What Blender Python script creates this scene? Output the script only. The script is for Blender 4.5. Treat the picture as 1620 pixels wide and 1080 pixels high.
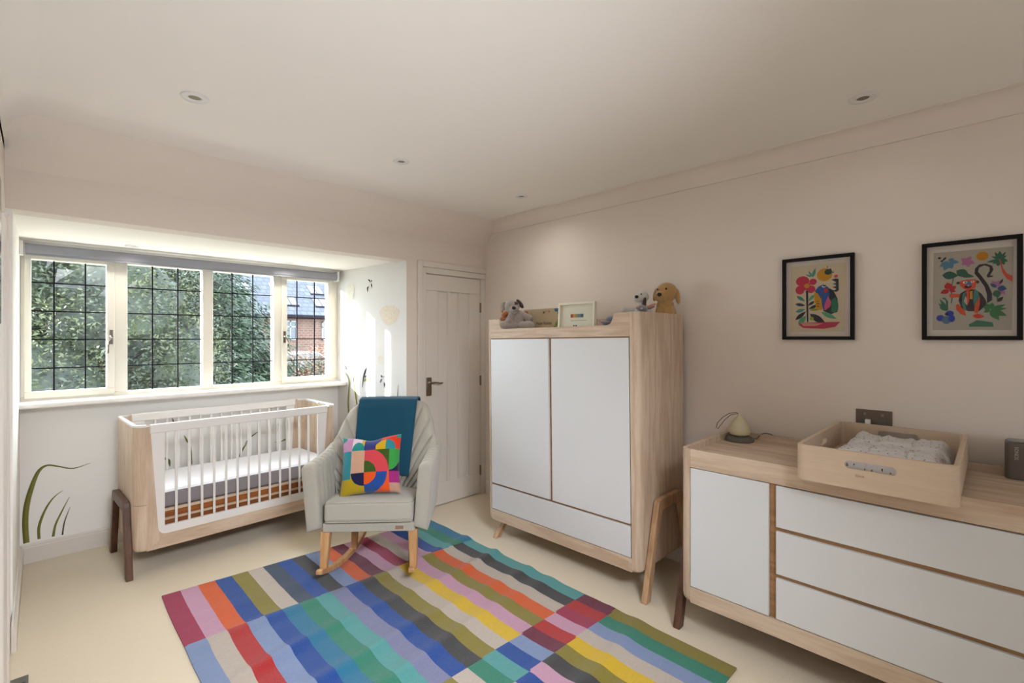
import bpy, bmesh, math, random
from math import sin, cos, pi, radians, atan2, sqrt, exp
from mathutils import Vector, Matrix, noise
for o in list(bpy.data.objects): bpy.data.objects.remove(o, do_unlink=True)
SC = bpy.context.scene
COL = SC.collection
random.seed(4)

# ------------------------------------------------------------ camera, light, exposure
YAW = atan2(744, 752)
cam_data = bpy.data.cameras.new('camera'); cam = bpy.data.objects.new('camera', cam_data); COL.objects.link(cam)
cam.location = (0, 0, 1.45); cam.rotation_euler = (pi/2, 0, -YAW)
cam_data.sensor_width = 36; cam_data.lens = 36*752/1620; cam_data.shift_y = -7/1620
cam_data.clip_start = .02; cam_data.clip_end = 300
SC.camera = cam
SC.view_settings.view_transform = 'Standard'; SC.view_settings.look = 'None'
SC.view_settings.exposure = 0.22; SC.view_settings.gamma = 1; SC.view_settings.use_curve_mapping = False
world = bpy.data.worlds.new('world'); SC.world = world; world.use_nodes = True
wn = world.node_tree.nodes; wl = world.node_tree.links
bg = wn['Background']; bg.inputs[0].default_value = (.78, .88, 1.0, 1); bg.inputs[1].default_value = 9.5
sun_data = bpy.data.lights.new('sun', 'SUN'); sun_data.energy = 17; sun_data.angle = radians(.6); sun_data.color = (1, .95, .86)
sun = bpy.data.objects.new('sun', sun_data); COL.objects.link(sun)
sun.rotation_euler = Vector((-1, .42, .23)).to_track_quat('Z', 'Y').to_euler(); sun.location = (-6, 9, 5)
# portal that guides sky light sampling through the bay window
pd = bpy.data.lights.new('window_portal', 'AREA'); pd.shape = 'RECTANGLE'; pd.size = 2.1; pd.size_y = 1.0
pd.cycles.is_portal = True
po = bpy.data.objects.new('window_portal', pd); COL.objects.link(po); po.location = (.93, 4.47, 1.52); po.rotation_euler = (-pi/2, 0, 0)
# added fill lights behind the camera, brightening the room beyond its daylight
def area(name, loc, target, sx, sy, e, color):
    d = bpy.data.lights.new(name, 'AREA'); d.shape = 'RECTANGLE'; d.size = sx; d.size_y = sy; d.energy = e; d.color = color
    o = bpy.data.objects.new(name, d); COL.objects.link(o); o.location = loc
    o.rotation_euler = (Vector(loc)-Vector(target)).to_track_quat('Z', 'Y').to_euler(); return o
L_W, L_S, L_C, L_D, L_E, L_F, L_G = 11, 24, 112, 8.5, 5, 1, 29
bg.inputs[1].default_value = L_W; sun_data.energy = L_S
def spot(name, loc, target, e, cone, blend, radius, color):
    d = bpy.data.lights.new(name, 'SPOT'); d.energy = e; d.spot_size = radians(cone); d.spot_blend = blend; d.shadow_soft_size = radius; d.color = color
    o = bpy.data.objects.new(name, d); COL.objects.link(o); o.location = loc
    o.rotation_euler = (Vector(loc)-Vector(target)).to_track_quat('Z', 'Y').to_euler(); return o
if L_C: spot('added_ceiling_fill', (.25, -.3, .35), (.45, 1.6, 2.49), L_C, 80, 1.0, .10, (.93, .97, 1.05))  # added spot, lifts the room by light bounced off the ceiling
if L_D: area('added_rear_fill', (1.4, -1.62, 1.35), (1.5, 3.0, 1.4), 2.4, 1.9, L_D, (.95, .98, 1.02))  # added broad fill from the rear of the room
if L_E:  # fittings are unlit; this output is added to brighten the bay
    for x, y in ((.438, 4.12), (1.477, 4.14)): spot('bay_downlight_fill', (x, y, 2.055), (x, y, 0), L_E, 150, .8, .03, (1, .95, .88))
if L_F:  # output added at unlit fittings to lift walls and carpet
    for x, y, e in ((.472, 2.435, 6), (1.513, 2.46, 6), (2.516, 2.443, 8), (2.54, .396, 1)): spot('room_downlight_fill', (x, y, 2.475), (x, y, 0), L_F*e, 165, 1, .03, (1, .96, .90))
if L_G: area('added_floor_fill', (.5, -.6, 2.4), (1.0, 2.15, 0), .8, .6, L_G, (.93, .97, 1.05)).data.spread = radians(78)  # added fill, aimed down from high behind the camera

# ------------------------------------------------------------ materials
def srgb(h):
    c = [int(h[i:i+2], 16)/255 for i in (0, 2, 4)]
    return tuple(x/12.92 if x <= .04045 else ((x+.055)/1.055)**2.4 for x in c)+(1,)
def new_mat(name):
    m = bpy.data.materials.new(name); m.use_nodes = True
    n = m.node_tree.nodes; return m, n, m.node_tree.links, n['Principled BSDF']
def flat(name, h, rough=.6, metal=0, spec=.5, bump=0, bscale=200, vary=0, coat=0, sheen=0):
    m, n, l, b = new_mat(name)
    b.inputs['Base Color'].default_value = srgb(h); b.inputs['Roughness'].default_value = rough; b.inputs['Metallic'].default_value = metal
    b.inputs['Specular IOR Level'].default_value = spec; b.inputs['Coat Weight'].default_value = coat; b.inputs['Sheen Weight'].default_value = sheen
    if bump or vary:
        tc = n.new('ShaderNodeTexCoord'); nz = n.new('ShaderNodeTexNoise'); nz.inputs['Scale'].default_value = bscale; nz.inputs['Detail'].default_value = 3
        l.new(tc.outputs['Object'], nz.inputs['Vector'])
        if bump:
            bp = n.new('ShaderNodeBump'); bp.inputs['Strength'].default_value = bump; bp.inputs['Distance'].default_value = .003
            l.new(nz.outputs['Fac'], bp.inputs['Height']); l.new(bp.outputs['Normal'], b.inputs['Normal'])
        if vary:
            c = Vector(srgb(h)[:3]); mx = n.new('ShaderNodeMixRGB'); mx.inputs[1].default_value = (*(c*(1-vary)), 1); mx.inputs[2].default_value = (*[min(1, x) for x in c*(1+vary)], 1)
            l.new(nz.outputs['Fac'], mx.inputs[0]); l.new(mx.outputs[0], b.inputs['Base Color'])
    return m
def wood(name, light, dark, axis, rough=.5, scale=1.0, contrast=1.0):
    m, n, l, b = new_mat(name); b.inputs['Roughness'].default_value = rough; b.inputs['Specular IOR Level'].default_value = .35
    tc = n.new('ShaderNodeTexCoord'); mp = n.new('ShaderNodeMapping'); s = [9*scale]*3; s['XYZ'.index(axis)] = .9*scale; mp.inputs['Scale'].default_value = s
    l.new(tc.outputs['Object'], mp.inputs['Vector'])
    n1 = n.new('ShaderNodeTexNoise'); n1.inputs['Scale'].default_value = 1.3; n1.inputs['Detail'].default_value = 2; l.new(mp.outputs[0], n1.inputs['Vector'])
    mul = n.new('ShaderNodeMath'); mul.operation = 'MULTIPLY'; mul.inputs[1].default_value = 9; l.new(n1.outputs['Fac'], mul.inputs[0])
    sn = n.new('ShaderNodeMath'); sn.operation = 'SINE'; mul2 = n.new('ShaderNodeMath'); mul2.operation = 'MULTIPLY'; mul2.inputs[1].default_value = 3; l.new(mul.outputs[0], mul2.inputs[0]); l.new(mul2.outputs[0], sn.inputs[0])
    n2 = n.new('ShaderNodeTexNoise'); n2.inputs['Scale'].default_value = 14; n2.inputs['Detail'].default_value = 4; l.new(mp.outputs[0], n2.inputs['Vector'])
    a = n.new('ShaderNodeMath'); a.operation = 'MULTIPLY_ADD'; a.inputs[1].default_value = .22*contrast; a.inputs[2].default_value = .1; l.new(sn.outputs[0], a.inputs[0])
    c = n.new('ShaderNodeMath'); c.operation = 'MULTIPLY_ADD'; c.inputs[1].default_value = .75; l.new(n2.outputs['Fac'], c.inputs[0]); l.new(a.outputs[0], c.inputs[2])
    mx = n.new('ShaderNodeMixRGB'); mx.inputs[1].default_value = srgb(light); mx.inputs[2].default_value = srgb(dark); l.new(c.outputs[0], mx.inputs[0]); l.new(mx.outputs[0], b.inputs['Base Color'])
    bp = n.new('ShaderNodeBump'); bp.inputs['Strength'].default_value = .08; bp.inputs['Distance'].default_value = .002; l.new(n2.outputs['Fac'], bp.inputs['Height']); l.new(bp.outputs['Normal'], b.inputs['Normal'])
    return m
def attr_mat(name, rough=.9, bump=.35, bscale=(260, 260, 260), vary=.1, sheen=0, spec=.2):
    m, n, l, b = new_mat(name); b.inputs['Roughness'].default_value = rough; b.inputs['Specular IOR Level'].default_value = spec; b.inputs['Sheen Weight'].default_value = sheen
    at = n.new('ShaderNodeAttribute'); at.attribute_name = 'Col'
    tc = n.new('ShaderNodeTexCoord'); mp = n.new('ShaderNodeMapping'); mp.inputs['Scale'].default_value = bscale; l.new(tc.outputs['Object'], mp.inputs['Vector'])
    nz = n.new('ShaderNodeTexNoise'); nz.inputs['Scale'].default_value = 1; nz.inputs['Detail'].default_value = 3; l.new(mp.outputs[0], nz.inputs['Vector'])
    hs = n.new('ShaderNodeHueSaturation'); ma = n.new('ShaderNodeMapRange'); ma.inputs['To Min'].default_value = 1-vary*2; ma.inputs['To Max'].default_value = 1+vary*2; l.new(nz.outputs['Fac'], ma.inputs['Value']); l.new(ma.outputs[0], hs.inputs['Value'])
    l.new(at.outputs['Color'], hs.inputs['Color']); l.new(hs.outputs[0], b.inputs['Base Color'])
    if bump:
        bp = n.new('ShaderNodeBump'); bp.inputs['Strength'].default_value = bump; bp.inputs['Distance'].default_value = .003; l.new(nz.outputs['Fac'], bp.inputs['Height']); l.new(bp.outputs['Normal'], b.inputs['Normal'])
    return m
def woven(name, h, scale=700, vary=.12, rough=.95, sheen=.25, bump=.25):
    m, n, l, b = new_mat(name); b.inputs['Roughness'].default_value = rough; b.inputs['Specular IOR Level'].default_value = .15; b.inputs['Sheen Weight'].default_value = sheen
    tc = n.new('ShaderNodeTexCoord'); nz = n.new('ShaderNodeTexNoise'); nz.inputs['Scale'].default_value = scale; nz.inputs['Detail'].default_value = 2
    l.new(tc.outputs['Object'], nz.inputs['Vector']); c = Vector(srgb(h)[:3])
    mx = n.new('ShaderNodeMixRGB'); mx.inputs[1].default_value = (*(c*(1-vary*1.6)), 1); mx.inputs[2].default_value = (*[min(1, x) for x in c*(1+vary*1.6)], 1)
    l.new(nz.outputs['Fac'], mx.inputs[0]); l.new(mx.outputs[0], b.inputs['Base Color'])
    bp = n.new('ShaderNodeBump'); bp.inputs['Strength'].default_value = bump; bp.inputs['Distance'].default_value = .002; l.new(nz.outputs['Fac'], bp.inputs['Height']); l.new(bp.outputs['Normal'], b.inputs['Normal'])
    return m
M = {}
M['wall'] = flat('wall_paint', 'E3D8CD', .85, bump=.05, bscale=90)
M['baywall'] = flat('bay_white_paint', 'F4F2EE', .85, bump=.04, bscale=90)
M['bayside_dim'] = flat('bay_side_shade', 'DDDBD7', .85, bump=.04, bscale=90)  # bay white darkened as shade, so the sun stripes stand out
M['ceiling'] = flat('ceiling_paint', 'F2EDE5', .9, bump=.04, bscale=60)
M['trim'] = flat('trim_gloss_paint', 'DDD5CC', .45)
M['frame'] = flat('window_cream_paint', 'E6E1D4', .35)
M['sill'] = flat('sill_white_paint', 'F0ECE6', .35)
M['carpet'] = flat('carpet_pile', 'DFCFB3', .97, spec=.1, bump=1.0, bscale=420, vary=.07, sheen=.3)
M['ash_v'] = wood('pale_ash_vertical', 'DBC8B2', 'B89C82', 'Z')
M['ash_x'] = wood('pale_ash_along_x', 'DBC8B2', 'B89C82', 'X')
M['ash_y'] = wood('pale_ash_along_y', 'DBC8B2', 'B89C82', 'Y')
M['ply'] = wood('pale_birch_box', 'D6C1AA', 'C4AB92', 'Y', contrast=.3)
M['beech'] = wood('honey_beech', 'CFA476', 'A97A4C', 'Z')
M['oakleg'] = wood('tan_ash_leg', 'C9A683', 'A17B58', 'Z')
M['walnut'] = wood('dark_walnut', '6B4C3A', '42291B', 'Z', rough=.4)
M['slat'] = wood('orange_plywood', 'A9662E', '7C431A', 'X')
M['gap'] = wood('gap_wood', 'B28A62', '8A6542', 'Y')
M['white'] = flat('white_satin_lacquer', 'D9DBDC', .35)
M['cribwhite'] = flat('crib_white_lacquer', 'E8E5E1', .4)
M['sheet'] = woven('white_sheet', 'E9E9EF', 300, .03, sheen=.1)
M['mattress'] = woven('grey_mattress', '8E878A', 400, .06)
M['fabric'] = woven('oatmeal_chair_fabric', 'ACA79A', 420, .22, bump=.5)
M['teal'] = woven('teal_wool', '184A60', 420, .18, sheen=.2, bump=.5)
M['steel'] = flat('brushed_nickel', '8F8375', .35, 1)
M['dark_metal'] = flat('antique_iron', '6E665E', .4, 1)
M['lead'] = flat('lead_came', '1A1620', .8, 0, .1)
M['black'] = flat('black_frame', '0E0C0B', .5, 0, .2)
M['tv'] = flat('black_screen', '0A0710', .15)
M['mount'] = flat('print_mount', 'CFC6BC', .8)
M['blind'] = flat('grey_blind_fabric', '8F9098', .8, bump=.1)
M['plastic'] = flat('white_plastic', 'E4E2DE', .4)
M['socket'] = flat('pewter_socket', '6E6257', .35, .6)
M['lamp_glass'] = flat('cream_lamp_silicone', 'C6BD9C', .55)
M['lamp_base'] = flat('grey_lamp_base', '5E5A50', .6)
M['strap'] = flat('brown_strap', '2E1E18', .7)
M['speaker'] = flat('taupe_speaker_plastic', '6A625C', .45)
M['speaker_top'] = flat('grey_speaker_top', '8A8886', .4)
M['print'] = attr_mat('printed_ink', rough=.7, bump=0, vary=.03, bscale=(300,)*3)
M['paint'] = attr_mat('mural_paint', rough=.8, bump=0, vary=.1, bscale=(60,)*3)
M['rug'] = attr_mat('flatweave_wool', rough=.95, bump=.8, bscale=(60, 700, 60), vary=.12, sheen=.2)
M['patch'] = attr_mat('patchwork_felt', rough=.95, bump=.35, bscale=(500,)*3, vary=.08, sheen=.3)
M['quilt'] = attr_mat('muslin_quilt', rough=.95, bump=.2, bscale=(350,)*3, vary=.03)
def plush(name, h, sc=240): return flat(name, h, .98, spec=.1, bump=.9, bscale=sc, vary=.16, sheen=.6)
M['pgrey'] = plush('grey_plush', '9A9088'); M['pdark'] = plush('dark_brown_plush', '4A3A38'); M['porange'] = plush('ginger_plush', 'A8652E')
M['ptan'] = plush('golden_plush', 'BC945E'); M['pwhite'] = plush('white_plush', 'D6D2CC'); M['pbunny'] = plush('slate_grey_plush', '808088'); M['ppink'] = plush('dusty_pink_plush', 'BE8A7C')
M['pmint'] = plush('mint_plush', '90B4AC'); M['pmustard'] = plush('mustard_plush', 'B88A3A'); M['pblue'] = plush('grey_blue_plush', '6E7484')
M['nose'] = flat('black_nose', '0C0A0A', .25)
M['book'] = flat('kraft_cover', 'B3A283', .7); M['cream'] = flat('cream_frame', 'E6E2CC', .45)
M['block'] = flat('wooden_block', 'B08A64', .7)
M['ink'] = flat('dark_ink', '3A2A24', .7); M['pale_ink'] = flat('pale_lettering', 'C9C4BE', .6)
M['emboss'] = flat('embossed_wood', 'C9AB8A', .6)
def glass(name, tint, fres=1.0):
    m = bpy.data.materials.new(name); m.use_nodes = True; n = m.node_tree.nodes; l = m.node_tree.links; n.clear()
    out = n.new('ShaderNodeOutputMaterial'); tr = n.new('ShaderNodeBsdfTransparent'); tr.inputs[0].default_value = tint
    gl = n.new('ShaderNodeBsdfGlossy'); gl.inputs['Roughness'].default_value = .01; mx = n.new('ShaderNodeMixShader'); fr = n.new('ShaderNodeFresnel'); fr.inputs[0].default_value = 1.45
    mu = n.new('ShaderNodeMath'); mu.operation = 'MULTIPLY'; mu.inputs[1].default_value = fres
    ge = n.new('ShaderNodeNewGeometry'); iv = n.new('ShaderNodeMath'); iv.operation = 'SUBTRACT'; iv.inputs[0].default_value = fres; l.new(ge.outputs['Backfacing'], iv.inputs[1]); iv.use_clamp = True; fr.inputs[0].default_value = 1.45
    l.new(fr.outputs[0], mu.inputs[0]); l.new(iv.outputs[0], mu.inputs[1]); l.new(mu.outputs[0], mx.inputs[0]); l.new(tr.outputs[0], mx.inputs[1]); l.new(gl.outputs[0], mx.inputs[2]); l.new(mx.outputs[0], out.inputs[0]); return m
M['glass'] = glass('window_glass', (.97, .98, .97, 1)); M['picglass'] = glass('picture_glass', (.97, .97, .97, 1), .8)
def leafmat(name, a, b_):
    m, n, l, b = new_mat(name); b.inputs['Roughness'].default_value = .6
    oi = n.new('ShaderNodeTexCoord'); nz = n.new('ShaderNodeTexNoise'); nz.inputs['Scale'].default_value = 2.2; nz.inputs['Detail'].default_value = 6; l.new(oi.outputs['Object'], nz.inputs['Vector'])
    r = n.new('ShaderNodeMapRange'); r.inputs['From Min'].default_value = .35; r.inputs['From Max'].default_value = .65; l.new(nz.outputs['Fac'], r.inputs['Value'])
    mx = n.new('ShaderNodeMixRGB'); mx.inputs[1].default_value = srgb(a); mx.inputs[2].default_value = srgb(b_); l.new(r.outputs[0], mx.inputs[0]); l.new(mx.outputs[0], b.inputs['Base Color']); return m
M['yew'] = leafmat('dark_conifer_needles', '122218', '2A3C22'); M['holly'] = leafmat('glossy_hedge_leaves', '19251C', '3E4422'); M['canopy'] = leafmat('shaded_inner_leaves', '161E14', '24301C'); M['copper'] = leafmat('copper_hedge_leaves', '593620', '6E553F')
M['bark'] = flat('bark', '2B2219', .9, vary=.2, bscale=12); M['lawn'] = flat('lawn', '364128', .95, vary=.2, bscale=3)
def brickmat(name, c1, c2, mortar, sc, bw=.5, rh=.25):
    m, n, l, b = new_mat(name); b.inputs['Roughness'].default_value = .85; tc = n.new('ShaderNodeTexCoord'); sep = n.new('ShaderNodeSeparateXYZ'); l.new(tc.outputs['Object'], sep.inputs[0]); cb = n.new('ShaderNodeCombineXYZ'); l.new(sep.outputs[0], cb.inputs[0]); l.new(sep.outputs[2], cb.inputs[1])
    br = n.new('ShaderNodeTexBrick'); br.inputs['Color1'].default_value = srgb(c1); br.inputs['Color2'].default_value = srgb(c2); br.inputs['Mortar'].default_value = srgb(mortar); br.inputs['Scale'].default_value = sc; br.inputs['Mortar Size'].default_value = .03; br.inputs['Brick Width'].default_value = bw; br.inputs['Row Height'].default_value = rh
    l.new(cb.outputs[0], br.inputs['Vector']); l.new(br.outputs['Color'], b.inputs['Base Color']); return m
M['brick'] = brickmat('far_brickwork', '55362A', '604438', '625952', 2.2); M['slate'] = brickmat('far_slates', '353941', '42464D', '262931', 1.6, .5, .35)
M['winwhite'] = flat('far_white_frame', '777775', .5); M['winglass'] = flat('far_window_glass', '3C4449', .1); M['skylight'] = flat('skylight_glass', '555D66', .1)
M['bounce_slab'] = flat('pale_bounce_slab', 'CFCBC2', .9, vary=.08, bscale=4)
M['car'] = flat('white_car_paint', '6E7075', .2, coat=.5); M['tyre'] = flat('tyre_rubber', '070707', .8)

# ------------------------------------------------------------ mesh helpers
class MB:
    def __init__(s): s.v = []; s.f = []; s.c = []; s.col = None
    def add(s, vs, fs):
        k = len(s.v); s.v += [tuple(v) for v in vs]; s.f += [tuple(i+k for i in f) for f in fs]
        if s.col is not None: s.c += [s.col]*len(fs)
        return s
    def box(s, x0, x1, y0, y1, z0, z1):
        vs = [(x, y, z) for x in (x0, x1) for y in (y0, y1) for z in (z0, z1)]
        return s.add(vs, [(0, 1, 3, 2), (4, 6, 7, 5), (0, 4, 5, 1), (2, 3, 7, 6), (0, 2, 6, 4), (1, 5, 7, 3)])
    def prism(s, pts, axis, h0, h1):
        n = len(pts)
        def P(p, h):
            return {'z': (p[0], p[1], h), 'y': (p[0], h, p[1]), 'x': (h, p[0], p[1])}[axis]
        vs = [P(p, h0) for p in pts]+[P(p, h1) for p in pts]
        fs = [tuple(range(n-1, -1, -1)), tuple(range(n, 2*n))]+[(i, (i+1) % n, n+(i+1) % n, n+i) for i in range(n)]
        return s.add(vs, fs)
    def lathe(s, prof, c=(0, 0, 0), n=32, axis='z', sx=1, sy=1):
        vs = []; fs = []
        for r, h in prof:
            for k in range(n):
                a = 2*pi*k/n; x, y = r*cos(a)*sx, r*sin(a)*sy
                p = {'z': (x, y, h), 'y': (x, h, y), 'x': (h, x, y)}[axis]
                vs.append((p[0]+c[0], p[1]+c[1], p[2]+c[2]))
        for i in range(len(prof)-1):
            for k in range(n): fs.append((i*n+k, i*n+(k+1) % n, (i+1)*n+(k+1) % n, (i+1)*n+k))
        if prof[0][0] > 1e-5: fs.append(tuple(range(n-1, -1, -1)))
        if prof[-1][0] > 1e-5: fs.append(tuple((len(prof)-1)*n+k for k in range(n)))
        return s.add(vs, fs)
    def tube(s, pts, r, n=8, cap=True):
        pts = [Vector(p) for p in pts]; rs = r if isinstance(r, (list, tuple)) else [r]*len(pts); vs = []; fs = []; up = Vector((0, 0, 1))
        for i, p in enumerate(pts):
            t = (pts[min(i+1, len(pts)-1)]-pts[max(i-1, 0)]).normalized(); a = t.cross(up)
            if a.length < .05: a = t.cross(Vector((0, 1, 0)))
            a.normalize(); b = t.cross(a)
            for k in range(n): vs.append(p+(a*cos(2*pi*k/n)+b*sin(2*pi*k/n))*rs[i])
        for i in range(len(pts)-1):
            for k in range(n): fs.append((i*n+k, i*n+(k+1) % n, (i+1)*n+(k+1) % n, (i+1)*n+k))
        if cap: fs.append(tuple(range(n-1, -1, -1))); fs.append(tuple((len(pts)-1)*n+k for k in range(n)))
        return s.add(vs, fs)
    def grid(s, nu, nv, fn, cfn=None, flip=False):
        k = len(s.v)
        for j in range(nv+1):
            for i in range(nu+1): s.v.append(tuple(fn(i/nu, j/nv)))
        for j in range(nv):
            for i in range(nu):
                a = k+j*(nu+1)+i; q = (a, a+1, a+nu+2, a+nu+1); s.f.append(q[::-1] if flip else q)
                if cfn: s.c.append(cfn((i+.5)/nu, (j+.5)/nv))
                elif s.col is not None: s.c.append(s.col)
        return s
    def ellipsoid(s, c, r, rot=None, nu=16, nv=10):
        mt = rot.to_matrix() if rot is not None else Matrix.Identity(3); c = Vector(c); vs = []; fs = []
        for j in range(nv+1):
            th = pi*j/nv
            for i in range(nu):
                ph = 2*pi*i/nu; vs.append(c+mt@Vector((r[0]*sin(th)*cos(ph), r[1]*sin(th)*sin(ph), r[2]*cos(th))))
        for j in range(nv):
            for i in range(nu): fs.append((j*nu+i, j*nu+(i+1) % nu, (j+1)*nu+(i+1) % nu, (j+1)*nu+i)[::-1])
        return s.add(vs, fs)
    def build(s, name, mat, parent=None, smooth=False, bevel=0, seg=2, sharp=35):
        me = bpy.data.meshes.new(name); me.from_pydata(s.v, [], s.f); me.update()
        if s.c:
            a = me.color_attributes.new('Col', 'FLOAT_COLOR', 'CORNER'); i = 0
            for p, c in zip(me.polygons, s.c):
                for _ in p.loop_indices: a.data[i].color = c; i += 1
        if mat: me.materials.append(M[mat] if isinstance(mat, str) else mat)
        bm = bmesh.new(); bm.from_mesh(me)
        if not s.c: bmesh.ops.recalc_face_normals(bm, faces=bm.faces)
        bm.to_mesh(me); bm.free()
        if smooth or bevel:
            for p in me.polygons: p.use_smooth = True
            me.set_sharp_from_angle(angle=radians(sharp))
        o = bpy.data.objects.new(name, me); COL.objects.link(o)
        if bevel:
            b = o.modifiers.new('bevel', 'BEVEL'); b.width = bevel; b.segments = seg; b.limit_method = 'ANGLE'; b.angle_limit = radians(40)
        if parent: o.parent = parent
        return o
def thing(name, label, cat, loc=(0, 0, 0), rot=(0, 0, 0), group=None):
    o = bpy.data.objects.new(name, None); COL.objects.link(o); o.empty_display_size = .05
    o.location = loc; o.rotation_euler = rot; o['label'] = label; o['category'] = cat
    if group: o['group'] = group
    return o
def struct(o): o['kind'] = 'structure'; return o
def lab(o, t): o['label'] = t; return o
def tag(o, label, cat, group=None):
    o['label'] = label; o['category'] = cat
    if group: o['group'] = group
    return o
def holder(name):
    o = bpy.data.objects.new(name, None); COL.objects.link(o); o.empty_display_size = .05; o['kind'] = 'structure'; return o
def arc(cx, cy, r, a0, a1, n=8):
    return [(cx+r*cos(radians(a0+(a1-a0)*i/n)), cy+r*sin(radians(a0+(a1-a0)*i/n))) for i in range(n+1)]
def rrect(x0, x1, y0, y1, r, n=6):
    return arc(x1-r, y1-r, r, 0, 90, n)+arc(x0+r, y1-r, r, 90, 180, n)+arc(x0+r, y0+r, r, 180, 270, n)+arc(x1-r, y0+r, r, 270, 360, n)
def text(body, name, mat, size, loc, rot, parent, ext=.0006):
    cu = bpy.data.curves.new(name, 'FONT'); cu.body = body; cu.size = size; cu.extrude = ext; cu.align_x = 'CENTER'; cu.align_y = 'CENTER'
    o = bpy.data.objects.new(name, cu); COL.objects.link(o); bpy.context.view_layer.update()
    me = bpy.data.meshes.new_from_object(o); bpy.data.objects.remove(o, do_unlink=True)
    me.materials.clear(); me.materials.append(M[mat]); o = bpy.data.objects.new(name, me); COL.objects.link(o)
    o.location = loc; o.rotation_euler = rot
    if parent: o.parent = parent
    return o
# ------------------------------------------------------------ room shell
CZ = 2.49; XR = 2.94; XL = -.125; YD = 3.335; YB = 4.36
struct(MB().box(-.4, 3.1, -1.9, 4.6, -.12, 0).build('floor', 'carpet'))
struct(MB().box(-.4, 3.1, -1.9, 3.35, CZ, CZ+.1).build('ceiling', 'ceiling'))
struct(MB().box(-.4, 2.3, YD+.14, 4.62, 2.07, 2.2).build('ceiling_bay', 'ceiling'))
struct(MB().prism([(XL, 2.33)]+arc(XL+.12, CZ-.12, .12, 180, 90, 8)+[(XL-.02, CZ+.02), (XL-.02, 2.33)], 'y', -1.8, 3.34).build('trim_1', 'ceiling', smooth=True, sharp=50))
# concave cornice along the right wall, with its small lower bead
cp = [(XR-.098, CZ), (XR-.098, CZ-.006)]+arc(XR-.098, CZ-.088, .082, 88, 4, 8)+[(XR-.012, CZ-.09), (XR-.012, CZ-.097), (XR+.01, CZ-.097), (XR+.01, CZ)]
struct(MB().prism(cp, 'y', -1.8, 3.26).build('trim_2', 'wall', smooth=True, sharp=40))
struct(MB().box(XR, XR+.15, -1.9, 3.6, 0, 2.6).build('wall_right', 'wall'))
struct(MB().box(XL-.15, XL, -1.9, 3.34, 0, 2.6).build('wall_left', 'wall'))
struct(MB().box(-.4, 3.1, -1.9, -1.75, 0, 2.6).build('wall_rear', 'wall'))
w = MB()                                             # wall with the doorway, header over the bay and its sloping top
w.box(-.4, 2.098, YD, YD+.14, 2.07, 2.27).box(2.098, 2.27, YD, YD+.14, 0, 2.27).box(2.27, 2.905, YD, YD+.14, 1.995, 2.27).box(2.905, 3.1, YD, YD+.14, 0, 2.27)
w.prism([(YD, 2.27), (3.215, 2.405), (3.135, 2.52), (3.6, 2.52), (YD+.14, 2.27)], 'x', -.3, 3.05)
w.box(2.2, 3.0, YD+.10, YD+.16, -.02, 2.1)
struct(w.build('wall_far', 'wall'))
struct(MB().prism([(2.098, YD+.001), (1.992, 4.37), (1.992, 4.62), (2.25, 4.62), (2.25, YD+.001)], 'z', 0, 2.09).build('wall_bay_right', 'bayside_dim'))
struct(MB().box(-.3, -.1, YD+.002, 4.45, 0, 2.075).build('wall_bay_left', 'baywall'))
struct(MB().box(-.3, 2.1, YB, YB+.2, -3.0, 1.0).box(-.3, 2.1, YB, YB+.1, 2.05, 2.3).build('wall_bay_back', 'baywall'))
BBP = [(0, 0), (.018, 0), (.018, .098), (.012, .104), (.012, .112), (.006, .122), (0, .122)]
struct(MB().prism([(YB-a, z) for a, z in BBP], 'x', -.1, 1.995).build('baseboard_bay_back', 'trim'))
struct(MB().prism([(-.1+a, z) for a, z in BBP], 'y', 3.16, YB-.018).build('baseboard_bay_left', 'trim'))
struct(MB().prism([(XR-a, z) for a, z in BBP], 'y', -1.7, 3.30).build('baseboard_right', 'trim'))
bb = MB(); bb.prism([(YD-a, z) for a, z in BBP], 'x', 2.1, 2.2); struct(bb.build('baseboard_far', 'trim'))
bb = MB()
for a, z in [(0, 0)]: bb.prism([(2.098, 3.335), (2.080, 3.335), (1.974, 4.342), (1.992, 4.345)], 'z', 0, .12)
struct(bb.build('baseboard_bay_right', 'trim'))

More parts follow.
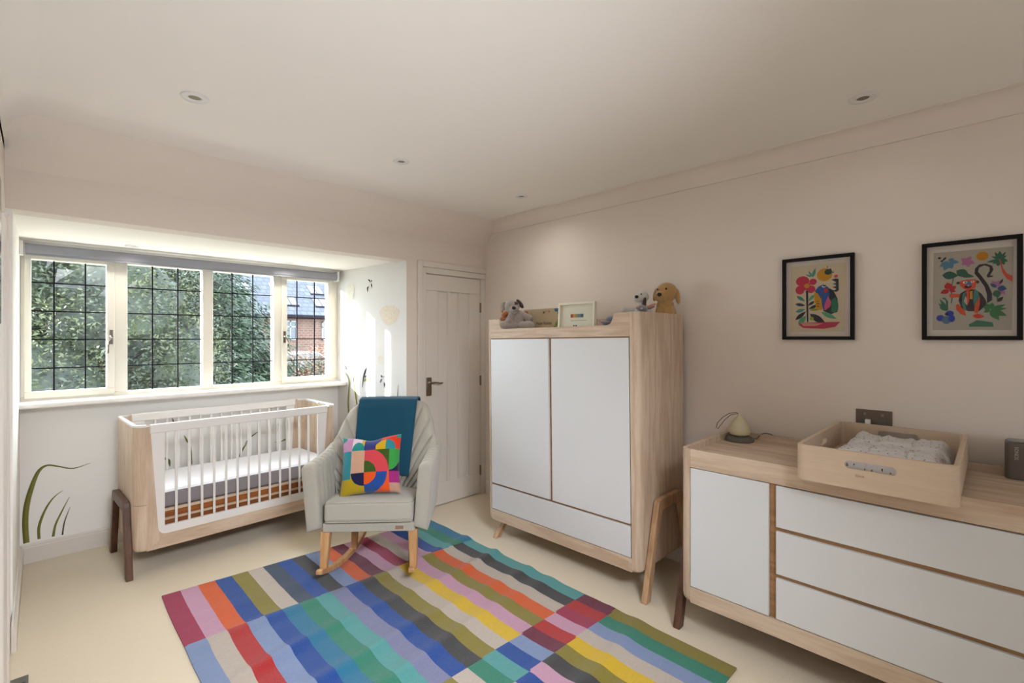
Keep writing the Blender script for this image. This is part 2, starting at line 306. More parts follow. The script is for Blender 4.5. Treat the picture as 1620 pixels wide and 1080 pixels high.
# ------------------------------------------------------------ painted reeds and birds on the bay walls (children of the walls)
ART1 = [('bg','C8B89C',[(119,905),(891,903),(878,97),(109,95)]),('e','B8304A',(292,715,97,61)),('e','B8304A',(441,699,54,39)),('e','B8304A',(255,609,67,54)),('e','B8304A',(413,611,64,45)),('e','B8304A',(334,652,73,49)),('e','C8862C',(353,656,39,27)),('l','4E8C82',(435,753,477,864,35)),('l','4E8C82',(429,760,377,837,22)),('l','4E8C82',(419,760,334,796,19)),('e','C08A20',(602,774,106,77)),('e','2E4A48',(653,805,52,34)),('e','7A3030',(641,864,9,9)),('e','202830',(681,833,12,9)),('e','7A3030',(717,796,12,9)),('e','C84868',(757,747,27,18)),('p','2A3038',[(693,708),(748,719),(790,713),(793,579),(760,561),(708,579),(754,588),(754,604),(705,620),(754,629),(754,645),(705,661),(754,665),(754,681)]),('l','3E7A68',(207,538,328,468,40)),('l','58A080',(462,543,377,468,35)),('l','262A34',(185,439,334,416,38)),('l','262A34',(462,464,371,414,32)),('l','262A34',(517,421,377,371,35)),('l','4E8C82',(191,342,334,373,43)),('l','262A34',(188,242,343,346,46)),('l','4E9A70',(234,181,343,294,59)),('l','8A8A30',(392,360,559,367,30)),('l','4E9A70',(559,330,766,244,54)),('p','2A2A40',[(340,597),(374,595),(377,215),(356,213)]),('l','262A34',(398,312,626,181,73)),('e','8A9A30',(422,256,31,22)),('p','B03048',[(249,206),(641,210),(812,210),(748,152),(587,131),(307,143),(249,174)]),('p','C88878',[(255,206),(587,195),(477,165),(307,165)]),('p','262E34',[(641,622),(720,584),(775,486),(790,394),(775,326),(693,305),(587,342),(614,518)]),('p','2C5090',[(468,586),(517,636),(587,661),(653,622),(675,538),(641,423),(587,348),(544,473)]),('p','2A6A50',[(693,468),(748,500),(784,441),(787,360),(748,319),(693,328)]),('p','C08A20',[(459,572),(505,559),(559,484),(574,353),(489,369),(462,477)]),('p','C85078',[(650,520),(693,443),(675,387),(599,346),(599,412)]),('e','C83020',(620,586,30,25)),('e','D8D0C0',(593,638,27,16)),('e','181818',(599,643,24,9)),('l','181818',(489,464,532,459,8)),('l','181818',(486,434,544,425,8)),('l','181818',(486,405,544,396,8))]
ART2= [('bg','A8A090',[(127,899),(916,892),(901,96),(115,101)]),('l','4E7A90',(280,800,193,751,46)),('l','4E7A90',(286,796,239,709,54)),('l','4E7A90',(292,794,320,720,49)),('l','4E7A90',(292,800,394,780,40)),('l','4E7A90',(280,807,345,825,30)),('l','202428',(224,812,261,848,19)),('l','202428',(199,803,233,816,19)),('e','202428',(189,841,16,11)),('l','A86890',(472,785,413,818,40)),('l','A86890',(472,785,512,832,40)),('l','A86890',(472,785,550,758,40)),('l','A86890',(472,785,491,726,38)),('l','A86890',(472,785,422,751,40)),('e','B87818',(624,825,59,43)),('l','2E6048',(789,780,789,861,32)),('l','2E6048',(789,780,742,854,24)),('l','2E6048',(789,780,848,848,22)),('l','2E6048',(789,780,711,814,22)),('l','2E6048',(789,776,665,760,27)),('l','2E6048',(789,780,866,753,35)),('l','2E6048',(795,776,835,724,32)),('l','2E6048',(780,776,773,713,40)),('l','2E6048',(783,776,720,738,27)),('l','2E6048',(795,780,857,812,19)),('p','C04A34',[(786,776),(798,776),(820,693),(857,637),(907,612),(907,556),(857,585),(814,650)]),('l','2E5A4C',(217,664,385,648,81)),('l','2E5A4C',(366,700,491,641,76)),('l','2E5A4C',(373,666,547,626,46)),('p','2E4A44',[(329,623),(339,623),(314,522),(307,522)]),('p','2E4A44',[(304,489),(314,496),(329,433),(317,370),(307,370),(317,433)]),('l','B01E28',(292,513,270,587,62)),('l','B01E28',(292,513,366,543,46)),('l','B01E28',(292,507,199,478,49)),('l','B01E28',(292,507,363,487,30)),('p','2A2028',[(668,359),(717,388),(717,453),(680,540),(615,632),(581,673),(593,715),(643,733),(693,713),(693,675),(665,630),(674,610),(720,614),(730,626),(696,630),(730,684),(717,722),(658,747),(593,744),(553,709),(547,659),(593,601),(646,522),(668,444)]),('l','2E6048',(270,305,177,377,30)),('l','2E6048',(276,298,193,422,30)),('l','2E6048',(276,298,186,336,27)),('p','2E6048',[(264,305),(280,305),(280,395),(245,435),(211,430),(252,406)]),('e','26389A',(199,224,43,32)),('e','26389A',(295,269,44,29)),('e','4A6880',(261,202,46,40)),('e','26389A',(317,217,34,36)),('e','1A2050',(267,265,22,13)),('p','C84A24',[(292,462),(326,469),(407,460),(413,424),(373,430),(317,426),(295,439)]),('p','C84A24',[(363,357),(385,363),(450,298),(463,242),(407,262),(363,307)]),('p','241E24',[(407,469),(463,498),(550,504),(615,457),(658,390),(668,348),(593,285),(484,287),(416,323),(388,401)]),('p','C84A24',[(463,493),(494,496),(494,386),(478,343)]),('p','C8862C',[(500,484),(528,489),(528,406),(500,408)]),('p','3A7068',[(543,502),(581,482),(602,404),(550,318),(534,386)]),('p','C84A24',[(599,426),(599,350),(578,262),(543,274),(550,341)]),('p','3A7068',[(429,466),(463,482),(441,410),(469,294),(444,298),(422,357)]),('p','B89888',[(457,444),(475,408),(472,343),(441,388)]),('p','C84A24',[(401,590),(463,603),(562,601),(571,570),(550,516),(494,493),(441,511),(401,547)]),('l','241E24',(363,570,407,578,27)),('l','241E24',(562,570,596,578,32)),('p','3A6A90',[(472,585),(512,583),(519,540),(463,543)]),('e','D8E0E0',(453,576,22,11)),('e','D8E0E0',(528,578,19,9)),('e','101418',(457,576,9,7)),('e','101418',(528,578,9,5)),('e','181418',(481,531,38,14)),('e','C88090',(488,543,15,9)),('l','C83820',(528,242,646,229,46)),('p','3A6E54',[(491,155),(571,197),(720,173),(733,130),(494,132)]),('l','3A6E44',(699,298,845,341,35)),('l','3A6E44',(699,298,857,303,32)),('l','3A6E44',(699,291,857,233,54)),('l','3A6E44',(699,291,783,193,54)),('l','3A6E44',(696,303,658,359,38)),('l','3A6E44',(696,298,627,327,27)),('l','3A6E44',(696,298,637,271,35)),('l','3A6E44',(705,303,720,365,40)),('l','A06890',(764,516,717,576,49)),('l','A06890',(767,516,783,578,40)),('l','A06890',(767,504,842,437,40)),('l','2E4A78',(767,504,854,491,54)),('l','2E4A78',(758,509,699,552,30)),('l','2E5A48',(752,484,773,408,59)),('l','202428',(764,370,823,417,32)),('p','2E5A48',[(752,484),(758,482),(773,397),(764,365)]),('l','402030',(789,540,820,590,19))]
MBK = [('O',[(-0.07,0.129,0.0287),(-0.075,0.247,0.0287),(-0.07,0.358,0.0287),(-0.05,0.466,0.0258),(-0.017,0.573,0.0187),(0.024,0.609,0.0115),(0.079,0.592,0.0086),(0.151,0.565,0.0072),(0.239,0.586,0.0014)]),('O',[(-0.012,0.138,0.0144),(-0.013,0.21,0.0144),(0.003,0.282,0.0129),(0.031,0.352,0.01),(0.065,0.401,0.0057),(0.101,0.428,0.0014)]),('O',[(0.054,0.134,0.0144),(0.065,0.208,0.0115),(0.091,0.279,0.0086),(0.133,0.38,0.0014)]),('D',[(0.098,0.132,0.0086),(0.108,0.216,0.0072),(0.136,0.31,0.0014)]),('O',[(0.65,0.546,0.0129),(0.678,0.52,0.0221),(0.687,0.476,0.0037)]),('O',[(0.776,0.696,0.0037),(0.792,0.658,0.0129),(0.809,0.619,0.0037)]),('O',[(0.816,0.639,0.0028),(0.823,0.551,0.0064),(0.826,0.464,0.0064)]),('O',[(1.154,0.464,0.0037),(1.176,0.514,0.0165),(1.212,0.57,0.0055)]),('D',[(1.198,0.565,0.0037),(1.241,0.613,0.011),(1.298,0.652,0.0018)]),('O',[(1.425,0.542,0.0018),(1.479,0.541,0.0055),(1.513,0.551,0.0129),(1.541,0.563,0.0028)]),('D',[(0.702,0.838,0.0028),(0.708,0.812,0.0092),(0.713,0.797,0.0018)]),('O',[(1.402,0.846,0.0018),(1.402,0.814,0.0055),(1.405,0.782,0.0028)]),('O',[(1.969,0.461,0.0018),(1.972,0.389,0.0092),(1.972,0.283,0.0074)])]
MSD = [('G',[(4.247,1.131,0.002),(4.189,1.091,0.007),(4.16,1.035,0.009),(4.166,0.957,0.01),(4.177,0.865,0.011),(4.171,0.775,0.012),(4.137,0.63,0.017)]),('G',[(4.122,1.294,0.0015),(4.114,1.166,0.003),(4.088,1.039,0.005),(4.054,0.914,0.011),(4.029,0.827,0.01),(3.963,0.733,0.007)]),('K',[(3.879,1.191,0.002),(3.909,1.143,0.013),(3.931,1.098,0.011),(3.942,1.054,0.008),(3.955,1.003,0.003)]),('K',[(3.883,1.11,0.003),(3.915,1.096,0.009)]),('K',[(3.677,1.124,0.004),(3.664,1.114,0.01),(3.654,1.107,0.002)]),('K',[(3.662,1.095,0.002),(3.677,1.076,0.01),(3.686,1.056,0.0015)]),('K',[(3.634,1.066,0.003),(3.626,1.046,0.012),(3.628,1.019,0.0015)]),('K',[(3.642,1.111,0.004),(3.632,1.117,0.004)]),('G',[(3.925,1.061,0.005),(3.899,1.074,0.013),(3.872,1.083,0.005)]),('D',[(3.436,1.058,0.001),(3.443,1.02,0.003),(3.452,0.927,0.0045)]),('K',[(4.247,1.193,0.001),(4.218,1.168,0.007),(4.203,1.148,0.0015)]),('G',[(4.007,0.886,0.003),(3.991,0.862,0.01),(3.996,0.843,0.004)]),('K',[(3.863,1.955,0.004),(3.841,1.945,0.009),(3.833,1.93,0.002)]),('K',[(3.82,1.933,0.005),(3.808,1.946,0.006)]),('K',[(3.818,1.917,0.003),(3.812,1.9,0.008),(3.806,1.879,0.002)]),('K',[(3.854,1.893,0.003),(3.873,1.879,0.011),(3.867,1.846,0.002)])]
PC = {'O': srgb('7E7C3E'), 'D': srgb('4A4A34'), 'G': srgb('8E8A4A'), 'K': srgb('33333A')}
def ribbon(pts, f, wmul, col, dcol=None):
    mb = MB(); P = [Vector(p[:2]) for p in pts]; W = [p[2]*wmul for p in pts]
    # resample
    Q = []; R = []
    for i in range(len(P)-1):
        p0, p1, p2, p3 = P[max(i-1, 0)], P[i], P[i+1], P[min(i+2, len(P)-1)]
        for k in range(5):
            t = k/5; Q.append(.5*((2*p1)+(p2-p0)*t+(2*p0-5*p1+4*p2-p3)*t*t+(3*p1-p0-3*p2+p3)*t**3)); R.append(W[i]*(1-t)+W[i+1]*t)
    Q.append(P[-1]); R.append(W[-1]); vs = []; fs = []
    for i, q in enumerate(Q):
        d = (Q[min(i+1, len(Q)-1)]-Q[max(i-1, 0)]); d = d.normalized() if d.length > 0 else Vector((0, 1)); n = Vector((-d.y, d.x))
        for s in (-.5, .12, .5): vs.append(f(q+n*s*R[i]))
    m = len(vs)
    for i in range(len(Q)-1):
        fs += [(3*i, 3*i+1, 3*i+4, 3*i+3), (3*i+1, 3*i+2, 3*i+5, 3*i+4)]
    mb.add(vs, fs); c2 = tuple(x*.62 for x in col[:3])+(1,); mb.c = [col if j % 2 == 0 else c2 for j in range(len(fs))]; return mb
def on_back(q): return (q[0], YB-.0012, q[1])
def on_side(q):
    t = (q[0]-3.3325)/(4.35-3.3325); return (2.098+(1.992-2.098)*t-.0015, q[0], q[1])
wb = bpy.data.objects['wall_bay_back']; ws = bpy.data.objects['wall_bay_right']
for k, (c, pts) in enumerate(MBK):
    o = ribbon(pts, on_back, 1.0, PC[c]).build('painted_reed', 'paint', wb)
    if k == 0: lab(o, 'tall olive painted reed leaf bending to the right')
for k, (c, pts) in enumerate(MSD):
    ribbon(pts, on_side, 2.0 if c != 'K' else 1.7, PC[c]).build('painted_reed' if c != 'K' else 'painted_bird', 'paint', ws)
for (cy, cz, ry, rz, h) in [(4.136, 1.86, .055, .10, 'DBD8C8'), (3.56, 1.64, .13, .085, 'DDD2C2'), (3.686, 1.26, .03, .035, 'DDD4C2')]:
    pts = [on_side((cy+ry*cos(a)*(1+.12*sin(5*a)), cz+rz*sin(a)*(1+.1*sin(3*a)))) for a in [2*pi*i/28 for i in range(28)]]
    mb = MB(); mb.add(pts, [tuple(range(28))]); mb.c = [srgb(h)]; mb.build('painted_flower', 'paint', ws)

# ------------------------------------------------------------ window
win = holder('window_1')
f = MB(); f.box(-.10, 2.0, 4.37, 4.45, 1.975, 2.07).box(-.10, 2.0, 4.37, 4.45, 1.03, 1.062).box(-.10, -.075, 4.37, 4.45, 1.062, 1.975).box(1.935, 2.0, 4.37, 4.45, 1.062, 1.975)
f.box(.36, .438, 4.37, 4.45, 1.062, 1.975).box(.899, .972, 4.37, 4.45, 1.062, 1.975).box(1.425, 1.49, 4.37, 4.45, 1.062, 1.975)
f.build('window_frame', 'frame', win, bevel=.004)
LEADZ = [1.244, 1.434, 1.621, 1.808]
for (x0, x1, vx, case) in [(-.048, .323, (.058, .214), 1), (.438, .899, (.586, .743), 0), (.972, 1.425, (1.113, 1.269), 0), (1.534, 1.899, (1.632, 1.788), 2)]:
    z0, z1 = (1.093, 1.955) if case else (1.062, 1.975); par = win
    if case:
        cx0, cx1 = (x0-.034, x1+.044) if case == 1 else (x0-.046, x1+.036)
        c = MB().box(cx0, cx1, 4.357, 4.43, z1, 1.982).box(cx0, cx1, 4.357, 4.43, 1.05, z0).box(cx0, x0, 4.357, 4.43, z0, z1).box(x1, cx1, 4.357, 4.43, z0, z1)
        par = c.build('casement', 'frame', win, bevel=.004)
        hx = x1+.024 if case == 1 else x0-.024; s = -1 if case == 1 else 1
        h = MB().box(hx-.009, hx+.009, 4.349, 4.357, 1.40, 1.50).lathe([(.010, 0), (.010, -.02), (.006, -.026), (0, -.027)], (hx, 4.35, 1.455), 12, 'y')
        h.tube([(hx, 4.33, 1.455), (hx+s*-.0, 4.322, 1.44), (hx-.014, 4.318, 1.42), (hx-.018, 4.32, 1.39), (hx-.020, 4.318, 1.345), (hx-.021, 4.317, 1.335)] if case == 1 else [(hx, 4.33, 1.455), (hx+.004, 4.322, 1.44), (hx+.02, 4.318, 1.42), (hx+.022, 4.32, 1.39), (hx+.022, 4.318, 1.345), (hx+.022, 4.317, 1.335)], [.007, .006, .0055, .005, .006, .002], 8)
        h.build('casement_handle', 'dark_metal', par, smooth=True, sharp=40)
    xs = [x0, vx[0], vx[1], x1]; zs = [z0]+LEADZ+[z1]
    for i in range(3):
        for j in range(5):
            t = .0012*((i*7+j*5) % 3-1)
            MB().add([(xs[i], 4.400+t, zs[j]), (xs[i+1], 4.400-t, zs[j]), (xs[i+1], 4.4+t*.5, zs[j+1]), (xs[i], 4.4, zs[j+1]), (xs[i], 4.403+t, zs[j]), (xs[i+1], 4.403-t, zs[j]), (xs[i+1], 4.403+t*.5, zs[j+1]), (xs[i], 4.403, zs[j+1])],
                     [(0, 1, 2, 3), (5, 4, 7, 6), (0, 4, 5, 1), (1, 5, 6, 2), (2, 6, 7, 3), (3, 7, 4, 0)]).build('pane', 'glass', win)
    for x in vx: MB().box(x-.0042, x+.0042, 4.396, 4.407, z0, z1).build('lead_came', 'lead', win, bevel=.001, seg=1)
    for z in LEADZ: MB().box(x0, x1, 4.3955, 4.4075, z-.0040, z+.0040).build('lead_came', 'lead', win, bevel=.001, seg=1)
MB().box(-.118, 2.03, 4.20, 4.37, 1.002, 1.036).build('sill', 'sill', win, bevel=.012, seg=4)
bl = thing('roller_blind', 'grey fabric roller blind rolled up along the top of the leaded window', 'blind', (.93, 4.28, 2.0))
MB().prism(rrect(4.25-4.28, 4.312-4.28, -.025, .040, .018), 'x', -1.005, 1.01).build('blind_roll', 'blind', bl, smooth=True, sharp=50)
MB().box(-1.0, 1.005, -.022, -.012, -.034, -.022).build('bottom_bar', 'blind', bl, bevel=.003)
for x in (-1.022, 1.018): MB().box(x-.010, x+.010, -.03, .055, -.035, .055).build('bracket', 'plastic', bl, bevel=.003)

# ------------------------------------------------------------ far door
dr = holder('door_1')
fr = MB().box(2.198, 2.245, YD-.022, YD, 0, 2.085).box(2.245, XR, YD-.022, YD, 2.035, 2.085).box(2.245, 2.282, YD-.012, YD, 0, 2.035).box(2.282, XR, YD-.012, YD, 1.985, 2.035).box(2.893, XR, YD-.012, YD, 0, 1.985)
fr.build('architrave', 'trim', dr, bevel=.005)
MB().box(2.262, 2.286, YD, YD+.08, 0, 2.0).box(2.889, 2.91, YD, YD+.08, 0, 2.0).box(2.262, 2.91, YD, YD+.08, 1.983, 2.0).build('door_lining', 'trim', dr)
lf = MB(); px = [2.286, 2.412, 2.518, 2.541, 2.638, 2.661, 2.765, 2.889]
lf.box(2.287, 2.888, YD+.006, YD+.04, .008, .195).box(2.287, 2.888, YD+.006, YD+.04, 1.845, 1.981)
for a, b in ((2.287, px[1]), (px[2], px[3]), (px[4], px[5]), (px[6], 2.888)): lf.box(a, b, YD+.006, YD+.04, .195, 1.845)
leaf = lf.build('door_leaf', 'trim', dr, bevel=.003)
for a, b in ((px[1], px[2]), (px[3], px[4]), (px[5], px[6])):
    p = MB(); p.box(a-.004, b+.004, YD+.018, YD+.03, .19, 1.85)
    p.build('door_panel', 'trim', dr)
    q = MB()
    for (x0, x1, z0, z1) in ((a, a+.008, .195, 1.845), (b-.008, b, .195, 1.845), (a, b, .195, .203), (a, b, 1.837, 1.845)): q.box(x0, x1, YD+.011, YD+.02, z0, z1)
    q.build('panel_bead', 'trim', dr, bevel=.003, seg=1)
for z in (.22, 1.05, 1.72): MB().box(2.882, 2.896, YD-.008, YD+.008, z-.045, z+.045).build('hinge', 'steel', dr, bevel=.003)
hd = MB().box(2.292, 2.342, YD-.004, YD+.006, .955, 1.11).build('handle_plate', 'steel', dr, bevel=.003)
MB().lathe([(.017, 0), (.017, -.008), (.010, -.012), (.009, -.035), (0, -.036)], (2.322, YD-.004, 1.065), 16, 'y').tube([(2.322, YD-.036, 1.065), (2.345, YD-.042, 1.067), (2.37, YD-.042, 1.066), (2.395, YD-.042, 1.059), (2.415, YD-.042, 1.058), (2.43, YD-.042, 1.062)], [.009, .008, .0065, .006, .007, .005], 10).build('lever_handle', 'steel', hd, smooth=True, sharp=40)
# near left: doorway casing and the edge of a wall screen
d2 = holder('door_2')
MB().box(XL, -.089, 2.70, 2.745, 0, 1.93).box(XL, -.097, 2.66, 2.70, 0, 1.93).box(XL, -.102, 2.60, 2.66, 0, 1.88).box(XL, -.0925, 2.40, 2.60, 0, 1.88).build('architrave', 'trim', d2, bevel=.004)
tv = thing('wall_screen', 'slim black wall-mounted screen seen edge-on at the left edge', 'television', (-.105, 1.9, 1.73))
MB().box(-.018, .0145, -.3, .3, -.24, .215).build('screen_body', 'tv', tv, bevel=.004)
MB().box(-.018, .010, .22, .32, -.262, -.24).build('bracket', 'plastic', tv, bevel=.004)
ds = thing('door_stop', 'dark grey wedge lying on the carpet at the lower left', 'doorstop', (-.07, 2.86, 0))
MB().prism([(-.05, 0), (.05, 0), (.05, .004), (-.05, .016)], 'x', -.03, .03).build('wedge', 'lamp_base', ds, bevel=.002)
MB().prism([(-.05, .016), (-.02, .0113), (-.02, .013), (-.05, .018)], 'x', -.02, .02).build('rubber_pad', 'black', ds)

# ------------------------------------------------------------ recessed ceiling lights
for k, (x, y, z, r, t) in enumerate([(.472, 2.435, CZ, .052, 'round white recessed downlight on the ceiling above the cot, nearest the left wall'), (1.513, 2.46, CZ, .046, 'round white recessed downlight on the ceiling above the rocking chair'),
        (2.516, 2.443, CZ, .046, 'small white recessed downlight beside the cornice near the far corner'), (2.54, .396, CZ, .052, 'round white recessed downlight on the ceiling above the framed pictures'),
        (.438, 4.12, 2.07, .04, 'white downlight in the bay soffit at its left'), (1.477, 4.14, 2.07, .04, 'white downlight in the bay soffit at its right')]):
    t_ = thing('ceiling_light', t, 'light', (x, y, z), group='recessed downlights')
    MB().lathe([(r*.45, 0), (r*.47, -.004), (r*.62, -.007), (r, -.0045), (r+.0015, -.001), (r, 0)], n=40).build('trim_ring', 'plastic', t_, smooth=True, sharp=60)
    MB().lathe([(r*.44, -.001), (r*.40, .0), (r*.22, -.003), (r*.1, -.002), (0, -.002)], n=32).build('reflector', 'steel', t_, smooth=True)

# ------------------------------------------------------------ garden and the house beyond
struct(MB().box(-30, 40, 4.7, 70, -3.1, -2.95).build('ground', 'lawn'))
struct(MB().box(-7, 9, 4.7, 8.4, -2.96, -2.90).build('soffit_bounce_slab', 'bounce_slab'))  # unseen pale slab, added to bounce daylight up to soffit and ceiling
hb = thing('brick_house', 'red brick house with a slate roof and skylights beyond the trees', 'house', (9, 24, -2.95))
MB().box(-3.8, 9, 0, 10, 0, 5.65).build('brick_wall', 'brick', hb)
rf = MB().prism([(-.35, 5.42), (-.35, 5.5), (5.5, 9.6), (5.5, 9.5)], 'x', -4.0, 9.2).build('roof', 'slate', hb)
MB().box(-4.0, 9.2, -.42, -.33, 5.36, 5.46).build('gutter', 'lead', hb)
for (x, y) in [(-2.1, 1.6), (-.5, 1.65), (1.45, 1.65), (3.4, 1.65), (-2.3, .6), (-.25, .62), (1.3, .62), (3.2, .6)]:
    s = MB(); w_ = .33
    for sx in (-.17, .17):
        zz = lambda yy: 5.5+(yy+.35)*.7+.04
        s.add([(x+sx-.14, y-w_, zz(y-w_)), (x+sx+.14, y-w_, zz(y-w_)), (x+sx+.14, y+w_, zz(y+w_)), (x+sx-.14, y+w_, zz(y+w_)), (x+sx-.14, y-w_, zz(y-w_)-.06), (x+sx+.14, y-w_, zz(y-w_)-.06), (x+sx+.14, y+w_, zz(y+w_)-.06), (x+sx-.14, y+w_, zz(y+w_)-.06)], [(0, 1, 2, 3), (0, 4, 5, 1), (1, 5, 6, 2), (2, 6, 7, 3), (3, 7, 4, 0)])
    s.build('skylight', 'skylight', hb)
    MB().prism([(y-w_-.07, 5.5+(y-w_+.28)*.7-.03), (y-w_-.07, 5.5+(y-w_+.28)*.7+.06), (y-w_, 5.5+(y-w_+.35)*.7+.06), (y-w_, 5.5+(y-w_+.35)*.7-.03)], 'x', x-.36, x+.36).build('skylight_flashing', 'lead', hb)
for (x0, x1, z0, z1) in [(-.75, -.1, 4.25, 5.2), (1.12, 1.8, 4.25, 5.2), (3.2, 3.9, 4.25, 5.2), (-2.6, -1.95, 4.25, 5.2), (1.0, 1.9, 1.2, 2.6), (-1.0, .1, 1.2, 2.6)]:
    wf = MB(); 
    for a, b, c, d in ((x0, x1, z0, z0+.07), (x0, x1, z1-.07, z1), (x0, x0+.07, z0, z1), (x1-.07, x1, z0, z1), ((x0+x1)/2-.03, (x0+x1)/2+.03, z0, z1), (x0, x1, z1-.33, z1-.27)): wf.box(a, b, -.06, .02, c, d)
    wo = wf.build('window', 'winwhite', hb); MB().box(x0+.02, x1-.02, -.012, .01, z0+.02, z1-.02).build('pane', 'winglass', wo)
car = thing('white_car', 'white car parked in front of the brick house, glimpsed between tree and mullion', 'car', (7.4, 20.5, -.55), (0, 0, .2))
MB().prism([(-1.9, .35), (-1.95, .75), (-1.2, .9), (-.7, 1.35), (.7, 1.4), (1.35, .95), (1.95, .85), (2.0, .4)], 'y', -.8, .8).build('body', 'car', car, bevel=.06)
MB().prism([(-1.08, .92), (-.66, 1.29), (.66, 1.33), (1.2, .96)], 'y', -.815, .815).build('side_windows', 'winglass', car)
for x in (-1.2, 1.25):
    for y in (-.72, .72): MB().lathe([(.34, -.1), (.34, .1)], (x, y, .34), 20, 'y').build('wheel', 'tyre', car)
struct(MB().box(4, 20, 18.6, 24, -2.95, -.55).build('terrace', 'lawn'))
def foliage(mb, c, r, n, ls, rnd, shell=.55, droop=0.0, lump=.25, front=True):
    for _ in range(n):
        a = rnd.uniform(0, 2*pi); zz = rnd.uniform(-1, 1); q = sqrt(1-zz*zz); d = Vector((q*cos(a), q*sin(a), zz))
        if front and d.y > .35: continue
        k = 1-shell*rnd.random()**1.6
        k *= 1+lump*noise.noise(d*3.1+Vector(c))+.6*lump*noise.noise(d*8+Vector(c)*2)
        p = Vector((c[0]+d.x*r[0]*k, c[1]+d.y*r[1]*k, c[2]+d.z*r[2]*k))
        u = Vector((rnd.gauss(0, 1), rnd.gauss(0, 1), rnd.gauss(0, .6))).normalized(); v = Vector((rnd.gauss(0, 1), rnd.gauss(0, 1), rnd.gauss(0, 1)))
        if droop: u = (Vector((d.x, d.y, 0))*1.0+Vector((rnd.gauss(0, .5), rnd.gauss(0, .5), -droop))).normalized()
        v = (v-u*v.dot(u)).normalized(); L = ls*rnd.uniform(.6, 1.4); W = L*(.22 if droop else .45)
        mb.add([p-u*L*.5, p+v*W*.5, p+u*L*.5, p-v*W*.5], [(0, 1, 2, 3)])
def tree(name, label, cat, mat, base, blobs, n, ls, droop=0, seed=1, trunk=.12, lump=.25):
    rnd = random.Random(seed); t = thing(name, label, cat, base)
    tot = sum(b[1][0]*b[1][2] for b in blobs); mb = MB()
    for c, r in blobs: foliage(mb, c, r, int(n*r[0]*r[2]/tot), ls, rnd, droop=droop, lump=lump)
    f_ = mb.build('foliage', mat, t); f_['kind'] = 'stuff'
    core = MB()                                # dense inner twigs and leaves, lumpy, deep shade put into their colour
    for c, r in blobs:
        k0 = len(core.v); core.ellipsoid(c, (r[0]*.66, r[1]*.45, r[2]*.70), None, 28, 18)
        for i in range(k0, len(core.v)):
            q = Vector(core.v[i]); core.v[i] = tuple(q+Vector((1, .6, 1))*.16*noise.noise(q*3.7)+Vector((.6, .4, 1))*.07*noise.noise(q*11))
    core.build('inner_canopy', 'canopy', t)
    top = max(b[0][2] for b in blobs)
    MB().tube([(0, .2, 0), (.05, .22, top*.4), (0, .2, top*.8)], [trunk, trunk*.8, trunk*.3], 8).tube([(0, .2, top*.35), (.5, .1, top*.6)], [trunk*.4, .02], 6).tube([(0, .2, top*.3), (-.6, .15, top*.62)], [trunk*.4, .02], 6).build('trunk', 'bark', t, smooth=True)
tree('holly_bush', 'dense glossy-leaved evergreen filling the leftmost window light', 'tree', 'holly', (.3, 9.2, -2.95),
     [((-.3, 0, 3.4), (1.1, .8, 1.5)), ((.5, .1, 4.9), (1.2, .8, 1.2)), ((-.6, .3, 5.6), (1.0, .7, 1.0)), ((.8, .2, 2.6), (1.2, .8, 1.3)), ((1.2, .3, 3.9), (.9, .7, 1.3)), ((.4, 1.3, 4.6), (2.0, .5, 2.1))], 84000, .062, seed=3, lump=.35)
tree('yew_tree', 'dark green yew behind the second window light', 'tree', 'yew', (1.8, 10.6, -2.95),
     [((-.5, .4, 5.2), (1.1, .8, 1.2)), ((.0, 0, 3.9), (1.3, .9, 1.2)), ((.6, .2, 4.9), (.7, .8, 1.0)), ((.2, -.2, 2.7), (1.6, 1.0, 1.2)), ((-.7, -.1, 3.3), (1.0, .8, 1.2))], 56000, .11, droop=.35, seed=8, lump=.4)
tree('conifer', 'feathery mid-green conifer in front of the slate roof', 'tree', 'yew', (2.95, 11.8, -2.95),
     [((-.4, .2, 5.3), (.75, .6, .8)), ((-.2, 0, 4.6), (.95, .7, .7)), ((.1, 0, 4.0), (1.05, .8, .7)), ((.15, .1, 3.3), (1.3, .9, .8)), ((.1, 0, 2.4), (1.6, 1.0, .9)), ((-.9, 0, 3.6), (.9, .7, 1.4))], 50000, .13, droop=.6, seed=12, lump=.5)
tree('copper_hedge', 'low copper-leaved hedge below the brick house', 'hedge', 'copper', (6.0, 14.5, -2.15),
     [((-1.2, 0, 2.2), (1.3, .7, 1.0)), ((.3, 0, 2.3), (1.3, .7, 1.05)), ((1.6, .1, 2.4), (1.3, .7, 1.1))], 22000, .07, seed=21, lump=.3)
# ------------------------------------------------------------ rug
RUGC = dict(a='A8325A', b='C9A0B4', c='D86A20', d='0C559E', e='948838', f='C4B8AC', g='46566C', h='4C4A4A', i='8C9CBC', j='7A2648', k='2C80A0', l='3C8C76', m='62A4A2', n='B82C28', o='D8B828', p='8A8CAA')
ROW1 = 'abcdefgdhicjbafbdmlk'; ROW2 = 'ifnidklmpdheboXbecfhm'
ROW1 = list('abcdefgdhicjbafbdmlk'); ROW2 = list('ifnidklmpdhefobecfhm'); ROW3 = list('djfmkbheflmdijnba' 'anj'); ROW4 = list('fblcdonmkihbheofi' 'ile')
ROW3 = list('emnobdjcfelmdijnbanj')[:20]; ROW3[8] = 'e'; ROW3[9] = 'f'; ROW4 = list('fdcmaoikebfdbheofile')[:20]
RN, RM = 160, 300
def rugxy(u, t):
    x0 = .473+t*.0; yf = 3.255+(3.134-3.255)*u; xr0 = 2.179-.024*t; yn = .80-.016*u
    return (x0+(xr0-x0)*u, yf+(yn-yf)*t)
